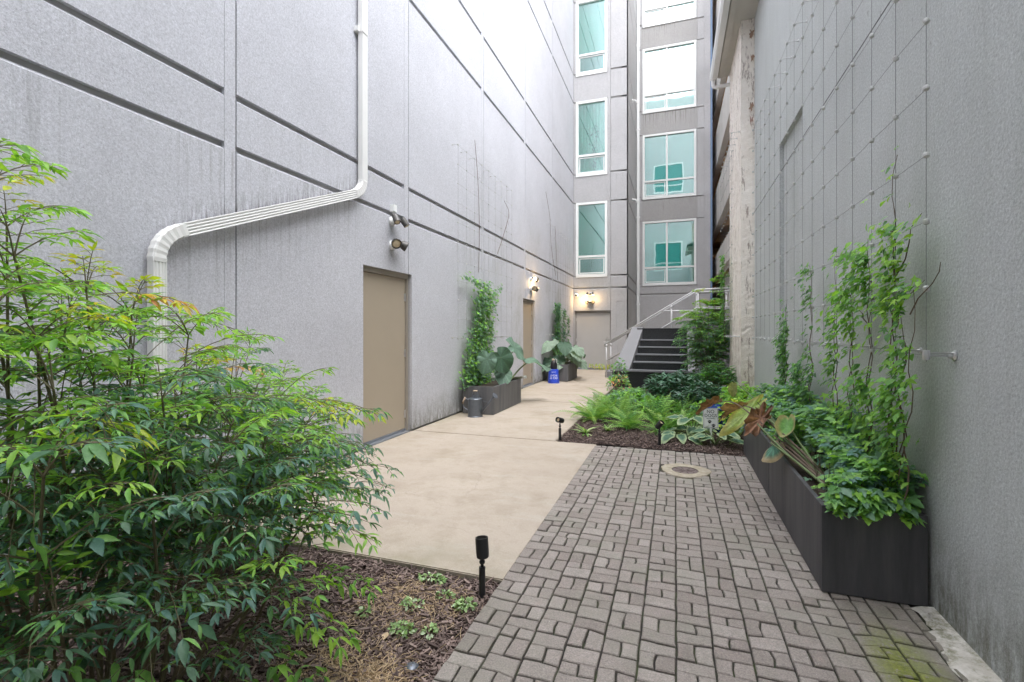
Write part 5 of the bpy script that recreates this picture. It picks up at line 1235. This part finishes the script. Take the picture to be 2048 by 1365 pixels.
pb = build('pebble', MB().lathe((-1.07, 1.81, H1(-1.07, 1.81) - .004), [(.004, 0), (.025, .004), (.034, .012), (.030, .022), (.016, .029), (.001, .031)], 14), M['galv'], smooth=True); pb.scale = (1, 1, 1); tag(pb, 'smooth dark grey pebble on the mulch near the pavers', 'pebble')

# ================================================================== PATH LIGHTS
def spot(x, y, z0, H_, hd, lab, tilt):
    t = T('spotlight', (x, y, z0), lab, 'garden spotlight', 'garden spotlights on posts'); rp = .0175
    build('post', MB().lathe((x, y, z0 - .03), [(rp, 0), (rp, H_ * .62), (rp * .9, H_ * .63), (.004, H_ * .635)], 16), M['blackmetal'], t)
    c = Vector((x, y, z0 - .028 + H_ * .63)); d = Vector(hd).normalized(); hc = c + Z * .098 + Vector((d.x, d.y, 0)) * -.006
    build('knuckle', MB().tube([c - Z * .004, c + Z * .035, c + Z * .06], .0085, 8).lathe(c + Z * .024, [(.002, -.012), (.014, -.008), (.017, 0), (.014, .008), (.002, .012)], 12), M['blackmetal'], t, smooth=False)
    h = build('lamp_head', MB().lathe(hc, [(.004, -.05), (.029, -.05), (.033, -.045), (.035, -.02), (.035, .056), (.031, .056), (.030, .04), (.001, .04)], 24, axis=d), M['blackmetal'], t)
    build('lens', MB().lathe(hc + d * .0385, [(.0255, 0), (.018, .003), (.001, .005)], 18, axis=d), M['lampglass'], h)
    return t
spot(-.985, 2.40, -.02, .31, (-.10, .08, 1), 'black garden spotlight nearest the camera, pointing up beside the pavers', 0)
spot(-1.41, 6.08, -.01, .31, (-.45, -.85, .25), 'small black spotlight at the corner of the walk and far bed, facing the camera', 0)
spot(-.18, 6.17, -.01, .31, (.55, -.35, .75), 'black spotlight at the bed edge in front of the ferns, tilted to the right', 0)

# ================================================================== SIGN
sg = T('sign', (.43, 6.60, 0), 'small white sign reading no dogs allowed with two paw prints', 'sign')
SC = Vector((.43, 6.60, .30)); ry_ = Vector((math.cos(R(14)), math.sin(R(14)), 0)); nz = Vector((ry_.y, -ry_.x, 0)); upv = (Z + nz * -.08).normalized(); nz = ry_.cross(upv)
MT = Matrix((ry_, upv, nz)).transposed().to_4x4(); MT.translation = SC
def sbox(a0, a1, b0, b1, c0, c1, mb=None):
    mb = mb or MB(); return mb.hexa([tuple(MT @ Vector(p)) for p in [(a0, b0, c0), (a1, b0, c0), (a1, b1, c0), (a0, b1, c0), (a0, b0, c1), (a1, b0, c1), (a1, b1, c1), (a0, b1, c1)]])
pl_ = build('plate', sbox(-.094, .094, -.126, .126, -.004, 0), M['white'], sg)
mb = MB(); e = .003
for q in ((-.088, .088, .117, .120), (-.088, .088, -.120, -.117), (-.088, -.085, -.117, .117), (.085, .088, -.117, .117)): sbox(*q, 0, .0012, mb)
build('border', mb, M['ink'], pl_); build('stake', sbox(-.012, .012, -.34, -.127, -.006, -.001), M['white'], sg)
def at2(x, y): m = MT.copy(); m.translation = MT @ Vector((x, y, .001)); return m
text('NO', .060, at2(0, .082), 'lettering', M['ink'], pl_); text('DOGS', .056, at2(0, .032), 'lettering', M['ink'], pl_); text('ALLOWED', .022, at2(0, -.003), 'lettering', M['ink'], pl_)
for (px, py) in ((-.015, -.045), (.032, -.092)):
    mb = MB()
    for (dx, dy, rx_, ry2) in ((0, -.008, .016, .011), (-.017, .006, .006, .008), (-.006, .014, .006, .008), (.006, .014, .006, .008), (.017, .006, .006, .008)):
        n = 14; o = len(mb.v); mb.add([tuple(MT @ Vector((px + dx + rx_ * math.cos(k * 2 * math.pi / n), py + dy + ry2 * math.sin(k * 2 * math.pi / n), .0014))) for k in range(n)], [tuple(range(n))])
    build('paw_print', mb, M['ink'], pl_)

# ================================================================== POTS, CAN, BUCKET
bp = T('plant_pot', (.62, 7.25, 0), 'dark blue glazed pot half hidden by leaves behind the sign', 'pot')
build('body', MB().lathe((.62, 7.25, 0), [(.13, 0), (.17, .1), (.19, .22), (.20, .32), (.215, .335), (.215, .36), (.19, .36), (.18, .31), (.001, .31)], 28), M['blue_glaze'], bp, smooth=True)
cx, cy = -3.12, 7.30
wc = T('watering_can', (cx, cy, 0), 'dark zinc watering can with long spout in front of the nearer grey planter', 'watering can')
build('body', MB().lathe((cx, cy, 0), [(.001, 0), (.125, 0), (.127, .006), (.118, .02), (.113, .28), (.116, .29), (.108, .30), (.06, .315), (.001, .316)], 28), M['galv'], wc, smooth=False)
build('collar', MB().lathe((cx + .02, cy, .29), [(.055, 0), (.052, .06), (.048, .06), (.046, .02), (.001, .02)], 18), M['galv'], wc)
build('top_handle', MB().tube(bez([(cx - .06, cy, .31), (cx - .04, cy, .40), (cx + .02, cy, .42), (cx + .06, cy, .33)], 5), .008, 8), M['galv'], wc, smooth=True)
g_ = build('back_handle', MB().tube(bez([(cx - .11, cy, .26), (cx - .21, cy + .01, .29), (cx - .22, cy + .01, .16), (cx - .115, cy, .08)], 5), .008, 8), M['galv'], wc, smooth=True)
build('grip', MB().tube([(cx - .185, cy + .008, .305), (cx - .235, cy + .01, .20)], .015, 10), M['wood'], wc, smooth=True)
build('grip', MB().tube([(cx - .035, cy, .418), (cx + .035, cy, .42)], .015, 10), M['wood'], wc, smooth=True)
sp_ = build('spout', MB().tube([(cx + .10, cy - .01, .06), (cx + .25, cy - .05, .22), (cx + .345, cy - .08, .335)], [.026, .017, .012], 12), M['galv'], wc, smooth=True)
build('rose', MB().lathe((cx + .345, cy - .08, .335), [(.012, 0), (.05, .05), (.052, .056), (.001, .062)], 18, axis=(.55, -.15, .45)), M['galv'], sp_)
build('brace', MB().tube([(cx + .09, cy, .27), (cx + .27, cy - .055, .245)], .004, 6), M['galv'], wc)
# upturned blue bucket
bx, by = -3.10, 12.62
bk = T('bucket', (bx, by, 0), 'upturned blue bucket with upside down white lettering between wall and far planter', 'bucket')
body = build('body', MB().lathe((bx, by, 0), [(.158, 0), (.160, .012), (.150, .016), (.152, .05), (.158, .052), (.158, .058), (.149, .06), (.130, .365), (.126, .37), (.001, .37)], 32), M['blue'], bk)
vd = Vector((0, 0, 0)) - Vector((bx, by, 0)); vd.normalize(); sx_ = Z.cross(vd).normalized()
def bm4(z, rr): m = Matrix((-sx_, -Z, vd)).transposed().to_4x4(); m.translation = Vector((bx, by, z)) + vd * rr; return m
text('DO IT', .085, bm4(.15, .146), 'lettering', M['letter'], body, bend=.146); text('RIGHT', .070, bm4(.215, .142), 'lettering', M['letter'], body, bend=.142); text("Lowe's", .042, bm4(.30, .137), 'lettering', M['letter'], body, bend=.137)
build('wire_handle', MB().tube(bez([(bx - .155, by, .03), (bx - .1, by - .13, .012), (bx, by - .175, .008), (bx + .1, by - .13, .012), (bx + .155, by, .03)], 5), .003, 6), M['steel'], bk)
jg = T('bottle', (bx + .0, by + .02, .371), 'black plastic spray bottle with pale cap standing on the upturned blue bucket', 'bottle')
build('body', MB().lathe((bx, by + .02, .371), [(.001, 0), (.078, 0), (.085, .02), (.088, .12), (.083, .18), (.06, .22), (.03, .235), (.001, .236)], 24), M['blackmetal'], jg, smooth=True)
build('cap', MB().lathe((bx - .02, by + .02, .605), [(.032, 0), (.034, .03), (.022, .045), (.001, .047)], 16), M['wood'], jg)
build('trigger', MB().tube(bez([(bx + .01, by + .02, .61), (bx + .05, by, .65), (bx + .085, by, .62), (bx + .08, by, .54)], 4), .007, 8), M['white'], jg, smooth=True)
hb = T('hose_nozzle', (-2.84, 9.02, .50), 'short pale pipe end sticking out over the far corner of the nearer grey planter', 'nozzle')
build('pipe', MB().tube([(-3.1, 8.95, .475), (-2.80, 8.97, .50)], .022, 12), M['cement'], hb, smooth=True); build('cap', MB().tube([(-2.80, 8.97, .50), (-2.75, 8.975, .505)], .030, 12), M['pipe'], hb)
# weeds along the end door
wd = T('weeds', (-2.4, 17.0, 0), 'thin dry weeds growing along the foot of the grey end door', 'weeds'); F = Fol(); r = random.Random(8)
for i in range(110): x = r.uniform(-2.9, -1.9); F.put('tiny', (x, 17.22 + r.gauss(0, .02), r.uniform(0, .18)), Vector((r.gauss(0, .4), r.gauss(0, .2), 1)), Vector((0, -1, .3)), r.uniform(.03, .08), 1, r.choice((6, 8, 7)))
F.build('foliage', wd, 'leaf_dull', sd=2)
